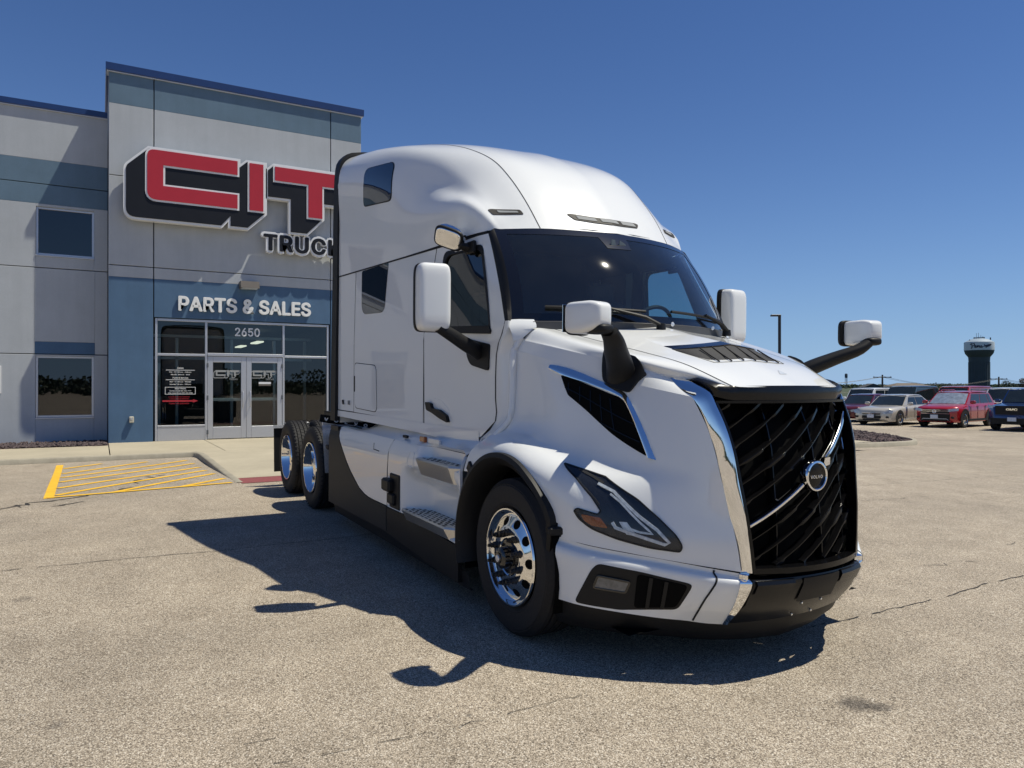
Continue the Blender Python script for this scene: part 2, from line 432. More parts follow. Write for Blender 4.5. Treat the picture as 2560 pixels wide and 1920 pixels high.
# ---------------------------------------------------------------- ground
xs=[-3500,-1200,-400,-150,-60,-30,-20]+list(np.arange(-14,-6.9,.5))+list(np.arange(-6.5,9.1,1.5))+[12,20,40,90,300,1200,3500]
ys=[-3500,-900,-200,-60,-30,-15,-8,-4,0]+list(np.arange(2,50,2.))+[60,90,200,600,1500,3500]
xs=sorted(set(float(x) for x in xs)); ys=sorted(set(float(y) for y in ys))
MB().grid([[(x,y,gz(x,y)) for y in ys] for x in xs]).build('ground',M_ASPH,None,0,kind='structure')
fx=[-3500,-800,-300,-120,-60,0,100,800,3500]; fy=[66,75,100,200,600,3500]
MB().grid([[(x,y,gz(x,y)+.02+.0*y) for y in fy] for x in fx]).build('grass_field',M_FIELD,None,0,kind='structure')
def jit(pts,amp,step):
    out=[]
    for i in range(len(pts)-1):
        a=Vector(pts[i]); b=Vector(pts[i+1]); n=max(2,int((b-a).length/step))
        for k in range(n): 
            p=a.lerp(b,k/n); out.append((p.x+random.gauss(0,amp),p.y+random.gauss(0,amp)))
    out.append(pts[-1]); return out
def crack(pts,w,amp=.025,step=.12,up=.004,gaps=.12):
    b=MB(); P=jit(pts,amp,step); run=[]
    for i,p in enumerate(P):
        q=P[min(i+1,len(P)-1)]; q0=P[max(i-1,0)]; d=Vector((q[0]-q0[0],q[1]-q0[1])); d=d.normalized() if d.length>1e-6 else Vector((1,0)); n=Vector((-d.y,d.x))*w*random.uniform(.35,1.2)
        if random.random()<gaps:
            if len(run)>1: b.grid(run)
            run=[]; continue
        z=gz(*p)+up; run.append([(p[0]-n.x,p[1]-n.y,z),(p[0]+n.x,p[1]+n.y,z)])
    if len(run)>1: b.grid(run)
    return b.build('pavement_crack',M_CRACK,None,0,kind='structure')
def stripe(a,b_,w,up=.004,ext=0):
    a=Vector(a); b_=Vector(b_); n=(b_-a).normalized(); t=Vector((-n.y,n.x))*w/2
    k=max(1,int((b_-a).length/.5)); P=[]
    for i in range(k+1):
        p=a.lerp(b_,i/k); P.append([(p.x-t.x,p.y-t.y,gz(p.x,p.y)+up),(p.x+t.x,p.y+t.y,gz(p.x,p.y)+up)])
    return P
# yellow hatched no-parking bay
b=MB()
b.grid(stripe((-12.3,-4.09),(-7.03,-4.0),.115,.004))
for p,q in (((-11.536,-4.0),(-12.2,-3.40)),((-10.58,-3.98),(-12.18,-2.612)),((-9.83,-3.97),(-12.11,-1.9)),((-9.03,-3.96),(-11.395,-1.84)),((-8.116,-3.95),(-10.53,-1.83)),((-7.3,-3.93),(-9.8,-1.81)),((-7.27,-3.25),(-9.067,-1.77)),((-7.43,-2.4),(-8.158,-1.74))):
    b.grid(stripe(p,q,.1,.0065))
b.grid(stripe((-7.09,-4.02),(-7.52,-1.72),.1,.009))
hb=b.build('yellow_bay_marking',M_YEL,None,0,kind='structure')
crack([(-6.2,-4.9),(-6.55,-4.3),(-7.0,-3.7),(-7.6,-3.1),(-8.6,-2.9),(-9.4,-2.5)],.03,.05,.1)
crack([(-6.55,-4.3),(-6.3,-3.9),(-6.6,-3.6)],.015,.04,.1)
crack([(-5.2,-5.6),(-6.2,-4.9)],.015,.05,.12)
def seam(x0,y0,y1,w,gaps):
    n=int((y1-y0)/.5); crack([(x0+.03*math.sin(i*.9)+random.gauss(0,.012),y0+(y1-y0)*i/n) for i in range(n+1)],w,.006,.06,gaps=gaps)
seam(-3.12,-10,34,.006,.03); seam(.84,.6,22,.0055,.05); seam(.93,-2.8,-1.3,.0022,.3); seam(.66,-3.4,-2.75,.0025,.35); seam(-7.0,6,30,.007,.1)
crack([(-2.2,5.2),(-2.0,7.0),(-1.6,9.5),(-1.4,12)],.006,.02,.08,gaps=.3); crack([(.55,1.1),(.2,2.2),(.35,3.4),(.1,4.5)],.004,.03,.06,gaps=.5)
# sidewalk and curbs
def swz(x,y):
    return .15 if x<-12.75 else max(gz(x,y)+.006,.15+(gz(-7.3,0)+.006-.15)*sstep(-12.75,-7.6,x))
b=MB()
X1=[-16.6,-14.7,-12.9]; 
b.grid([[(x,y,.15) for y in (-60,-20,-3.26)] for x in (-15.75,-12.95)])
sw=b.build('sidewalk',M_SIDE,None,0,kind='structure')
b=MB(); b.grid([[(x,y,.15) for y in (-3.24,-1.06)] for x in (-16.72,-12.95)])
b.grid([[(x,y,.15) for y in (-1.045,3.2,14)] for x in (-16.72,-12.95)])
b.grid([[(x,y,swz(x,y)) for y in (-1.62,1,4,9,14)] for x in (-12.94,-12.4,-11.5,-10.5,-9.5,-8.6,-8.02)])
b.build('sidewalk',M_SIDE,None,0,kind='structure')
MB().grid([[(x,y,swz(x,y)) for y in (-1.6,1,4)] for x in (-8.0,-7.35)]).build('tactile_paving',M_TACT,None,0,kind='structure')
b=MB()
def curb(line,w,hf):
    P=[]
    for i,(x,y) in enumerate(line):
        q=line[min(i+1,len(line)-1)]; p0=line[max(i-1,0)]; d=Vector((q[0]-p0[0],q[1]-p0[1])).normalized(); n=Vector((-d.y,d.x))*w
        h=hf(x,y); g=gz(x,y)-.05; e=.02
        P.append([(x+n.x,y+n.y,h-.004),(x+n.x*.15,y+n.y*.15,h),(x,y,h-.02),(x-n.x*.06,y-n.y*.06,g)])
    return P
b.grid(curb([(-12.83,y) for y in np.linspace(-60,-1.75,40)]+[(-12.8,-1.70),(-12.7,-1.66)]+[(x,-1.64-.006*(x+12.6)) for x in np.linspace(-12.5,-7.5,24)],.14,lambda x,y:swz(x,y)+.003))
b.build('curb',M_CURB,None,50,kind='structure')
# planting bed in front of the wing
MB().grid([[(x,y,.13+.03*random.random()) for y in np.arange(-40,-3.2,.25)] for x in np.linspace(-17.5,-15.7,9)]).build('mulch_bed',M_MULCH,None,0,kind='structure')
def rocks(name,spots,smin,smax,mat):
    b=MB()
    for x,y,z in spots:
        s=random.uniform(smin,smax); M=Matrix.Rotation(random.random()*6,3,'Z')@Matrix.Rotation(random.random()*3,3,'X')
        V=[M@Vector(p)*s for p in ((1,0,0),(-.8,.2,0),(0,.7,.1),(.1,-.6,0),(.1,0,.55),(0,.1,-.5))]
        b.add([v+Vector((x,y,z)) for v in V],[(0,2,4),(2,1,4),(1,3,4),(3,0,4),(2,0,5),(1,2,5),(3,1,5),(0,3,5)])
    return b.build(name,mat,None,0,kind='stuff',normals=False)
rocks('bed_mulch_chips',[(random.uniform(-17.4,-15.8),random.uniform(-7.5,-3.3),.15+random.random()*.03) for _ in range(1600)],.03,.07,M_ROCK)
# landscaped island on the right
isl=[(-9.3,17.0),(-9.55,18.3),(-10.3,19.5),(-11.2,20.3),(-13.0,21.6),(-16.5,23.4),(-20,24.4),(-23,24),(-24,22),(-23,19),(-19,15.8),(-15,13.9),(-12.,12.6),(-10.4,12.6),(-9.4,13.3),(-9.1,15.0)]
isl=[tuple(p) for p in cr(isl+[isl[0]],70)][:-1]
ci=(sum(p[0] for p in isl)/len(isl),sum(p[1] for p in isl)/len(isl))
P=[]
for x,y in isl:
    d=Vector((ci[0]-x,ci[1]-y)).normalized(); g=gz(x,y)
    P.append([(x-d.x*.02,y-d.y*.02,g-.05),(x,y,g+.11),(x+d.x*.03,y+d.y*.03,g+.135),(x+d.x*.15,y+d.y*.15,g+.135),(x+d.x*.155,y+d.y*.155,g+.05)])
MB().grid(P,closeu=True).build('island_curb',M_CURB,None,50,kind='structure')
P=[]
for k in np.linspace(0,1,9):
    P.append([((x+(ci[0]-x)*(.02+.98*k)),(y+(ci[1]-y)*(.02+.98*k)),gz(x,y)+.09+.30*k**.7+random.uniform(-.02,.02)) for x,y in isl])
MB().grid(P,closev=True).build('island_mulch',M_MULCH,None,60,kind='structure')
sp=[]
while len(sp)<5200:
    k=random.random()**.6; x,y=random.choice(isl); t=1-k
    px,py=x+(ci[0]-x)*(.03+.97*t),y+(ci[1]-y)*(.03+.97*t); px+=random.gauss(0,.1); py+=random.gauss(0,.1)
    if inpoly(px,py,[(x+(ci[0]-x)*.035,y+(ci[1]-y)*.035) for x,y in isl]): sp.append((px,py,gz(px,py)+.10+.30*t**.7))
rocks('island_stones',sp,.035,.085,M_ROCK)
# ---------------------------------------------------------------- dealership building
XF=-16.6; XW=-17.48
bl=empty('dealership_building',(0,0,0),label='grey and blue dealership building with flat roof and tall entrance tower',category='building')
def wbox(name,x0,x1,y0,y1,z0,z1,mat,par=bl,bev=.006,**k):
    return MB().box(((x0+x1)/2,(y0+y1)/2,(z0+z1)/2),(abs(x1-x0),abs(y1-y0),abs(z1-z0)),bev=bev).build(name,mat,par,30,**k)
def panel(y0,y1,z0,z1,mat,xf=XF,th=.18): return wbox('wall_panel',xf-th,xf,y0,y1,z0,z1,mat)
g=.012
for (y0,y1) in ((-3.25,-2.25-g),(-2.25+g,2.25-g),(2.25+g,3.135)):
    panel(y0,y1,8.552,9.34,M_WALLB); panel(y0,y1,6.77+.01,8.55,M_WALLG); panel(y0,y1,4.55+.01,6.77-.01,M_WALLG)
    panel(y0,y1,4.266,4.55-.01,M_WALLG)
    panel(y0,y1,(3.30 if y1-y0>2 else .12),4.264,M_WALLD)
MJ=simple('joint_sealant',(.10,.11,.125),.8)
# core and tower volume
wbox('tower_core',XF-.45,XF-.12,-3.245,-2.24,.1,9.33,MJ); wbox('tower_core',XF-.45,XF-.12,2.24,3.13,.1,9.33,MJ); wbox('tower_core',XF-.45,XF-.12,-2.24,2.24,3.31,9.33,MJ)
wbox('tower_side',XF-7.5,XF-.185,-3.25,-3.05,.1,9.34,M_WALLG); wbox('tower_side',XF-7.5,XF-.185,2.93,3.135,.1,9.34,M_WALLG)
wbox('tower_back',XF-7.7,XF-7.5,-3.25,3.135,.1,9.34,M_WALLG); wbox('roof_deck',XF-7.6,XF-.2,-3.2,3.1,9.1,9.25,MJ)
for nm,z0,z1,m,x in (('parapet_trim',9.335,9.52,M_TRIMB,.07),('parapet_lip',9.305,9.333,M_FRAME,.045)):
    wbox(nm,XF-.3,XF+x,-3.25-x,3.135+x,z0,z1,m)
wbox('parapet_trim',XF-7.8,XF-.31,-3.25-.07,-3.0,9.335,9.52,M_TRIMB)
# storefront
def fr(y0,y1,z0,z1,x0=XF-.16,x1=XF-.04,name='mullion'): return wbox(name,x0,x1,y0,y1,z0,z1,M_FRAME,st)
st=bpy.data.objects.new('storefront',None); COL.objects.link(st); st.parent=bl
Y0,Y1=-2.215,2.215
fr(Y0,Y0+.055,.15,3.28);fr(Y1-.055,Y1,.15,3.28);fr(Y0+.057,Y1-.057,3.22,3.28)
fr(-1.035,-.98,.15,3.218);fr(.94,.995,.15,3.218)
fr(Y0+.057,-1.037,2.33,2.39);fr(.997,Y1-.057,2.33,2.39);fr(-.978,.938,2.345,2.42,XF-.17,XF-.02)
for a,c in ((Y0+.057,-1.037),(.997,Y1-.057)):
    fr(a,c,.15,.50,name='kick_panel'); fr(a,c,.502,.55,XF-.17,XF-.03)
def pane(par,y0,y1,z0,z1,x,mat,name='glass_pane'):
    return MB().add([(x,y0,z0),(x,y1,z0),(x,y1,z1),(x,y0,z1)],[(0,1,2,3)]).build(name,mat,par,0)
xg=XF-.10
for y0,y1,z0,z1 in ((Y0+.05,-1.03,2.38,3.23),(-.985,.945,2.41,3.23),(.99,Y1-.05,2.38,3.23),(Y0+.05,-1.03,.54,2.34),(.99,Y1-.05,.54,2.34)): pane(st,y0,y1,z0,z1,xg,M_STORE)
def edoor(y0,y1,hy,label=None):
    d=bpy.data.objects.new('entrance_door',None); COL.objects.link(d); d.parent=bl
    x0,x1=XF-.13,XF-.05; s=.13
    for a in ((y0,y0+s,.17,2.335),(y1-s,y1,.17,2.335),(y0+s+.001,y1-s-.001,2.18,2.335),(y0+s+.001,y1-s-.001,.17,.48)): wbox('door_rail',x0,x1,*a,M_FRAME,d)
    wbox('push_bar',x0-.02,x0+.02,y0+s,y1-s,1.16,1.235,M_FRAME,d)
    pane(d,y0+s,y1-s,.48,2.18,(x0+x1)/2,M_STORE)
    hh=MB(); sg=1 if hy>0 else -1
    hh.tube([(x1,hy,1.0),(x1+.05,hy,1.0),(x1+.075,hy-.0,1.04),(x1+.075,hy,1.36),(x1+.05,hy,1.40),(x1,hy,1.40)],.014,8)
    hh.build('handle',M_FRAME,d)
    for z in (.35,1.25,2.1): wbox('hinge',x1,x1+.025,(y0-.02 if hy>y0+.4 else y1-.02),(y0+.02 if hy>y0+.4 else y1+.02),z-.06,z+.06,MJ,d)
    return d
d1=edoor(-.972,-.008,-.1); d2=edoor(-.002,.932,.09)
# room behind the glass
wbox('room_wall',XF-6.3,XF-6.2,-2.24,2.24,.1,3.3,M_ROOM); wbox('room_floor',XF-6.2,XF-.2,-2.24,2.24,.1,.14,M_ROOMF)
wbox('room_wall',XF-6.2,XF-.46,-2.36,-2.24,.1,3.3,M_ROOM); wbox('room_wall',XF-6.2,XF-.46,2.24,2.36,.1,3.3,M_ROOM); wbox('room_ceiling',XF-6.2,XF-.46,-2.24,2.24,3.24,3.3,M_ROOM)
for y in (-2.0,-1.55,-.1,1.1,2.0): wbox('inner_mullion',XF-2.0,XF-1.93,y-.04,y+.04,.14,2.9,M_FRAME)
wbox('inner_mullion',XF-2.0,XF-1.93,-2.2,2.2,2.3,2.38,M_FRAME); wbox('inner_mullion',XF-2.0,XF-1.93,-2.2,2.2,2.92,3.0,M_FRAME)
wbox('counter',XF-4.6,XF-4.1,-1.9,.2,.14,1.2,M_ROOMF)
for (x,y) in ((-2.7,.74),(-5.3,.68)): wbox('ceiling_light',XF+x-.55,XF+x+.55,y-.10,y+.10,2.86,2.9,M_LAMP)
# wing
def wp(y0,y1,z0,z1,mat): return panel(y0,y1,z0,z1,mat,XW)
wy=[]; y=-3.26
cent=[-4.19-4.6*k for k in range(7)]
edges=[-3.26]+[(cent[i]+cent[i+1])/2 for i in range(6)]+[-34.5]
for i,c in enumerate(cent):
    a,e=edges[i+1]+.006,edges[i]-.006; w=.625
    wp(a,e,7.15,8.40,M_WALLG); wp(a,e,6.56,7.148,M_WALLB); wp(a,e,6.06,6.54,M_WALLB)
    for lo,hi in ((4.49,6.058),(2.355,4.47),(.05,2.335)):
        if lo>4: ops=(4.80,5.99)
        elif lo<1: ops=(.775,2.30)
        else: ops=None
        if ops is None:
            wp(a,c-w-.02,lo,hi,M_WALLG); wp(c+w+.02,e,lo,hi,M_WALLG); wp(c-w-.018,c+w+.018,lo+.30,hi,M_WALLG); wp(c-w-.018,c+w+.018,lo,lo+.298,M_WALLD)
        else:
            wp(a,c-w-.001,lo,hi,M_WALLG); wp(c+w+.001,e,lo,hi,M_WALLG); wp(c-w,c+w,lo,ops[0]-.001,M_WALLG)
            if hi-ops[1]>.02: wp(c-w,c+w,ops[1]+.001,hi,M_WALLG)
            wn=bpy.data.objects.new('window',None); COL.objects.link(wn); wn.parent=bl
            f=MB(); z0,z1=ops; q=.05; xx0,xx1=XW-.14,XW-.05
            for (p0,p1,r0,r1) in ((c-w,c-w+q,z0,z1),(c+w-q,c+w,z0,z1),(c-w+q,c+w-q,z1-q,z1),(c-w+q,c+w-q,z0,z0+q)): f.box(((xx0+xx1)/2,(p0+p1)/2,(r0+r1)/2),(xx1-xx0,p1-p0-.001,r1-r0-.001),bev=.004)
            f.build('frame',M_FRAME,wn); pane(wn,c-w+q,c+w-q,z0+q,z1-q,XW-.09,M_WINGG,'pane')
            wbox('sill',XW-.02,XW+.03,c-w-.01,c+w+.01,z0-.035,z0-.004,M_FRAME,wn)
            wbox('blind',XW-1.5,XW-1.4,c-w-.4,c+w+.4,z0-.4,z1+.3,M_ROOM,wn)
wbox('wing_core',XW-.5,XW-.19,-34.5,-3.3,.05,.77,MJ); wbox('wing_core',XW-.5,XW-.19,-34.5,-3.3,2.31,4.79,MJ); wbox('wing_core',XW-.5,XW-.19,-34.5,-3.3,6.0,8.39,MJ)
wbox('wing_body',XW-9,XW-1.6,-34.5,-3.3,.05,8.3,M_WALLG); wbox('wing_side',XW-1.6,XW-.01,-34.7,-34.5,.05,8.4,M_WALLG)
wbox('wing_roof',XW-1.65,XW-.2,-34.5,-3.3,8.31,8.36,MJ)
wbox('wing_trim',XW-.3,XW+.07,-34.7,-3.27,8.405,8.55,M_TRIMB); wbox('wing_lip',XW-.3,XW+.045,-34.7,-3.27,8.375,8.403,M_FRAME)
# things fixed on the wall
def facefn(x): return lambda u,v,d:(x+d,u,v)
sg=empty('dealer_sign',(0,0,0),label='large red CIT letters on a black and white backing above the entrance',category='sign')
out1=rnd([(-2.94,6.98),(-2.94,5.66),(-.67,5.66),(-.52,5.84),(-.52,5.67),(-.02,5.67),(.45,6.12),(.45,7.51),(-.08,7.51),(-.22,7.38),(-.22,7.51),(-2.40,7.51)],[.1,.28]+[0]*10)
out2=[(.42,7.34),(.61,7.52),(2.94,7.52),(2.94,6.99),(2.56,6.53),(1.99,6.53),(1.99,6.14),(1.53,5.67),(1.02,5.67),(1.02,6.56),(.42,6.56)]
xs_=-16.27
def shrink(poly,d):
    n=len(poly); out=[]
    A=sum(poly[i][0]*poly[(i+1)%n][1]-poly[(i+1)%n][0]*poly[i][1] for i in range(n)); sg_=1 if A>0 else -1
    for i in range(n):
        p=Vector(poly[i]); a=(p-Vector(poly[i-1])); c=(Vector(poly[(i+1)%n])-p)
        if a.length<1e-6 or c.length<1e-6: out.append(tuple(p)); continue
        a.normalize(); c.normalize()
        n1=Vector((-a.y,a.x))*sg_; n2=Vector((-c.y,c.x))*sg_; m=n1+n2
        if m.length<1e-4: out.append(tuple(p)); continue
        m=m/m.length; k=d/max(.35,m.dot(n1)); out.append(tuple(p+m*k))
    return out
for o_ in (out1,out2):
    MB().prism(o_,facefn(0),XF+.14,xs_).build('white_backing',M_SIGNW,sg,30)
    MB().prism(shrink(o_,.055),facefn(0),xs_+.001,xs_+.02).build('black_shadow',M_SIGNK,sg,30)
redC=rnd([(-2.42,7.43),(-.30,7.43),(-.30,7.07),(-2.06,7.07),(-2.06,6.55),(-.30,6.55),(-.30,6.19),(-2.42,6.19)],[.17,0,0,0,0,0,0,.22])
redI=[(0,7.43),(.35,7.43),(.35,6.19),(0,6.19)]
redT=[(.65,7.43),(2.82,7.43),(2.82,7.06),(1.92,7.06),(1.92,6.17),(1.54,6.17),(1.54,7.06),(.65,7.06)]
for o_ in (redC,redI,redT):
    MB().prism(shrink(o_,-.045),facefn(0),xs_+.018,xs_+.034).build('white_outline',M_SIGNW,sg,30)
    MB().prism(o_,facefn(0),xs_+.03,xs_+.05).build('red_letter',M_SIGNR,sg,30)
def wt(y,z,x): return frame((x,y,z),(0,1,0),(0,0,1))
ts=empty('trucks_lettering',(0,0,0),label='black TRUCKS letters with thick white outline below the red letters',category='sign')
text('TRUCKS',.62,'white_outline',M_SIGNW,ts,wt(1.62,5.41,XF+.2),.06,.052,fit=(2.62,.58),space=1.10)
text('TRUCKS',.62,'black_letters',M_SIGNK,ts,wt(1.62,5.41,XF+.265),.01,.022,fit=(2.49,.46),space=1.10)
ps=empty('parts_sales_lettering',(0,0,0),label='white PARTS & SALES letters on the blue wall above the doors',category='sign')
text('PARTS & SALES',.515,'letters',M_WTXT,ps,wt(0,3.675,XF+.05),.028,.017,fit=(3.37,.39),space=1.03)
nm=empty('house_number',(0,0,0),label='light grey number 2650 on the glass over the entrance doors',category='sign')
text('2650',.31,'digits',M_SIGNW,nm,wt(.03,3.0,XF-.09),.003,.006,fit=(.64,.23))
def winfo():
    t=empty('opening_hours_sign',(0,0,0),label='white and red opening hours lettering on the glass left of the doors',category='sign')
    x=XF-.093; c=-1.62
    L=[('Sales',.085,2.02,1),('Mon - Fri  8:00 a.m. - 5:00 p.m.',.05,1.915,1),('Saturday  8:00 a.m. - Noon',.05,1.85,1),('Parts & Service',.075,1.765,1),('Mon - Fri 7:00 a.m. - Midnight',.05,1.665,1),('Saturday 7:00 a.m. - 3:30 p.m.',.05,1.60,1),('After Hours',.07,1.49,1),('Kenworth Assist: 800-592-7747',.046,1.43,1),('Volvo Action Service: 800-528-6586',.046,1.375,1)]
    for s,z,h,_ in L: text(s,z,'lettering',M_WTXT,t,wt(c,h,x),.001,.0012)
    for s,z,h in (('IF DOORS ARE LOCKED DURING OUR',.04,1.275),('REGULAR HOURS OF OPERATION',.04,1.225),('PLEASE USE SIDE DOOR',.058,1.105)): text(s,z,'red_lettering',M_SIGNR,t,wt(c-.03,h,x),.001,.0012)
    for z in (1.965,1.715): wbox('rule',x-.001,x+.001,c-.34,c+.34,z-.006,z+.006,M_WTXT,t,bev=0)
    for a in ((c-.36,c+.36,1.52,1.53),(c-.36,c+.36,1.34,1.35),(c-.36,c-.35,1.35,1.52),(c+.35,c+.36,1.35,1.52)): wbox('box_line',x-.001,x+.001,*a,M_WTXT,t,bev=0)
    MB().prism([(c-.42,1.15),(c+.3,1.15),(c+.3,1.125),(c+.42,1.17),(c+.3,1.215),(c+.3,1.19),(c-.42,1.19)],facefn(0),x-.001,x+.001).build('red_arrow',M_SIGNR,t,0)
winfo()
M_DECAL=simple('grey_decal',(.30,.31,.31),.6)
def decal(cy,lab):
    t=empty('door_decal',(0,0,0),label=lab,category='decal',group='grey decals on the entrance doors')
    k=.115; x=XF-.086
    def tr(poly): return [((u-.0)*k+cy,(v-6.6)*k+1.87) for u,v in poly]
    for o_ in (out1,out2):
        oo=shrink(o_,0); rr=[tuple(p) for p in tr(oo)]; ii=[tuple(p) for p in tr(shrink(o_,.16))]
        b=MB(); n=len(rr)
        b.add([(x,)+p for p in rr]+[(x,)+p for p in ii],[(i,(i+1)%n,(i+1)%n+n,i+n) for i in range(n)]); b.build('outline',M_DECAL,t,0)
    for o_ in (redC,redI,redT): MB().prism(tr(o_),facefn(0),x,x+.001).build('letter',M_DECAL,t,0)
    text('TRUCKS',.075,'lettering',M_DECAL,t,wt(cy+.16,1.735,x),.0005,.0015)
decal(-.49,'grey CIT TRUCKS decal on the left entrance door'); decal(.445,'grey CIT TRUCKS decal on the right entrance door')
stk=empty('certified_sticker',(0,0,0),label='small white and bronze sticker below the decal on the right door',category='sticker')
wbox('upper_half',XF-.0865,XF-.0855,.32,.64,1.61,1.665,M_SIGNW,stk,bev=0); wbox('lower_half',XF-.0865,XF-.0855,.32,.64,1.56,1.609,M_GREYL,stk,bev=0)
lt=empty('wall_light',(XF,.03,4.235),label='bronze box wall light above the PARTS & SALES letters',category='light')
MB().prism([(0,-.09),(.34,-.09),(.30,.09),(0,.09)],lambda u,v,d:(u,d,v),-.235,.235).build('housing',M_GREYL,lt,20); MB().box((.17,0,-.095),(.28,.4,.012)).build('lens',M_FROST,lt)
eb=empty('wall_box',(XF,-2.744,.72),label='small beige electrical box low on the blue wall',category='electrical box')
MB().box((.05,0,0),(.10,.105,.15),bev=.012).build('cover',simple('beige_plastic',(.5,.47,.38),.5),eb); MB().box((.103,0,.02),(.01,.05,.05),bev=.003).build('outlet',M_FRAME,eb)
ws=empty('wall_plaque',(XW,-5.85,1.71),label='blue plaque with white rim on the grey wall at the left edge',category='sign')
MB().box((.012,0,0),(.02,.68,.67),bev=.004).build('rim',M_SIGNW,ws); MB().box((.026,0,0),(.006,.62,.61)).build('face',M_WALLB,ws)
# ---------------------------------------------------------------- the truck (own axes: x forward, y to its left, z up)
TK=empty('semi_truck',(0,0,0),(0,math.atan(.016),0),label='white conventional sleeper semi truck parked in front of the building',category='truck')
def cw(x,z):
    b=np.interp(x,[-3.75,-1.1,-.7,-.35],[1.222,1.06,1.04,1.03]); t=np.interp(x,[-3.75,-1.1,-.74,-.49],[1.217,.995,.93,.9])
    return b+(t-b)*min(1,max(0,(z-1.95)/.73))
def body(P,s,name,par=TK,mats=None,th=.02,smooth=40,inner=True):
    b=MB(); b.grid(sy(P,s)); o=b.build(name,mats or M_WHITE,par,smooth,normals=False)
    return o
def loopstrip(pr,poly,w,off,name,mat,par,step=.03):
    ol=resamp(poly,step); P=[]
    pts=[pr(*p) for p in ol]; n=len(pts)
    for i,(h,nn) in enumerate(pts):
        d=(pts[(i+1)%n][0]-pts[i-1][0]).normalized(); a=d.cross(nn).normalized()*w/2; P.append([h-a-nn*.004,h-a+nn*off*.8,h+nn*off,h+a+nn*off*.8,h+a-nn*.004])
    return MB().grid(P,closeu=True).build(name,mat,par,60)
class CabProj:
    def __init__(s,side): s.s=side
    def __call__(s,u,v):
        y=cw(u,v); dx=(cw(u+.01,v)-cw(u-.01,v))/.02; dz=(cw(u,v+.01)-cw(u,v-.01))/.02
        return Vector((u,y*s.s,v)),Vector((-dx,s.s,-dz*1.0)).normalized()
# --- roof lines, front to rear (left half, y>0)
RA=[(-.483,0,2.70),(-.65,0,2.91),(-.88,0,3.155),(-1.08,0,3.32),(-1.5,0,3.55),(-2.2,0,3.77),(-3.0,0,3.925),(-3.72,0,4.0)]
RB=[(-.613,.605,2.698),(-.784,.624,2.919),(-1.021,.640,3.161),(-1.232,.662,3.335),(-1.62,.70,3.53),(-2.3,.76,3.745),(-3.0,.80,3.89),(-3.72,.83,3.985)]
RC=[(-.70,.80,2.69),(-.86,.83,2.86),(-1.1,.85,3.05),(-1.36,.865,3.22),(-1.75,.90,3.45),(-2.3,.97,3.66),(-3.0,1.03,3.83),(-3.72,1.08,3.94)]
RD=[(-.735,.86,2.688),(-.89,.895,2.86),(-1.12,.915,3.0),(-1.4,.935,3.10),(-1.8,.985,3.25),(-2.3,1.06,3.44),(-3.0,1.135,3.66),(-3.72,1.185,3.84)]
RE=[(-.752,.887,2.686),(-.88,.95,2.82),(-1.1,.993,2.945),(-1.4,1.018,3.0),(-1.8,1.048,3.05),(-2.3,1.095,3.09),(-3.0,1.154,3.12),(-3.72,1.215,3.15)]
RF=[(-.772,.91,2.684),(-.85,.952,2.679),(-1.1,.997,2.674),(-1.52,1.035,2.664),(-1.9,1.066,2.66),(-2.4,1.107,2.658),(-3.1,1.166,2.655),(-3.72,1.217,2.655)]
roofP=surf([RA,RB,RC,RD,RE,RF],90,8)
# split at the seam: cap centre, side fairing, rear extender
ix=int(89*.80)
def cutx(P,x0,x1):
    n=len(P[0]); keep=[i for i in range(n) if x0<=np.mean([r[i][0] for r in P])<=x1]; return [[r[i] for i in keep] for r in P]
RV=[];RFc=[]
for s in (-1,1):
    b=MB(); b.grid(sy(roofP,s)); o=len(RV); RV+=[Vector(v) for v in b.V]; RFc+=[tuple(i+o for i in f) for f in b.F]
cap=[r for r in roofP[:9]]
full=[[(p[0],-p[1],p[2]) for p in r] for r in reversed(cap[1:])]+[list(map(tuple,r)) for r in cap]
body(full,1,'roof_cap')
for s in (-1,1):
    sd=[list(map(tuple,r)) for r in roofP[8:]]
    body(sd,s,'roof_fairing')
    sm=[tuple(p) for p in roofP[8]]
    b=MB(); pts=[Vector((p[0],p[1]*s,p[2])) for p in sm]; P=[]
    for i,p in enumerate(pts[:-8]):
        n=Vector((.55,s*.35,.75)).normalized(); d=(pts[i+1]-p).normalized(); a=d.cross(n).normalized()*.0035
        P.append([p-a+n*.0015,p+a+n*.0015])
    b.grid(P).build('roof_seam',M_GAP,TK,0)
# --- inner liner and lower cab panels
def bil(c,n,m,s,hole=None):
    out=[]
    for r in range(len(c)-1):
        for k in range(len(c[0])-1):
            if hole and (r,k) in hole: continue
            P=[]
            for i in range(n+1):
                row=[]
                for j in range(m+1):
                    a=Vector(c[r][k]).lerp(Vector(c[r][k+1]),j/m); b=Vector(c[r+1][k]).lerp(Vector(c[r+1][k+1]),j/m); p=a.lerp(b,i/n)
                    row.append((p.x,cw(p.x,p.y)*s,p.y))
                P.append(row)
            out.append(P)
    return out
DOORN=[[(-1.52,2.652),(-1.36,2.652),(-.87,2.656),(-.79,2.657)],[(-1.535,2.575),(-1.375,2.578),(-.845,2.565),(-.735,2.565)],[(-1.645,1.965),(-1.40,1.985),(-.572,1.945),(-.372,1.975)],[(-1.642,1.82),(-1.40,1.82),(-.60,1.82),(-.455,1.825)],[(-1.632,1.5),(-1.4,1.5),(-.65,1.5),(-.485,1.5)],[(-1.629,1.3),(-1.4,1.3),(-.65,1.3),(-.478,1.305)],[(-1.626,1.180),(-1.4,1.168),(-.85,1.145),(-.70,1.17)]]
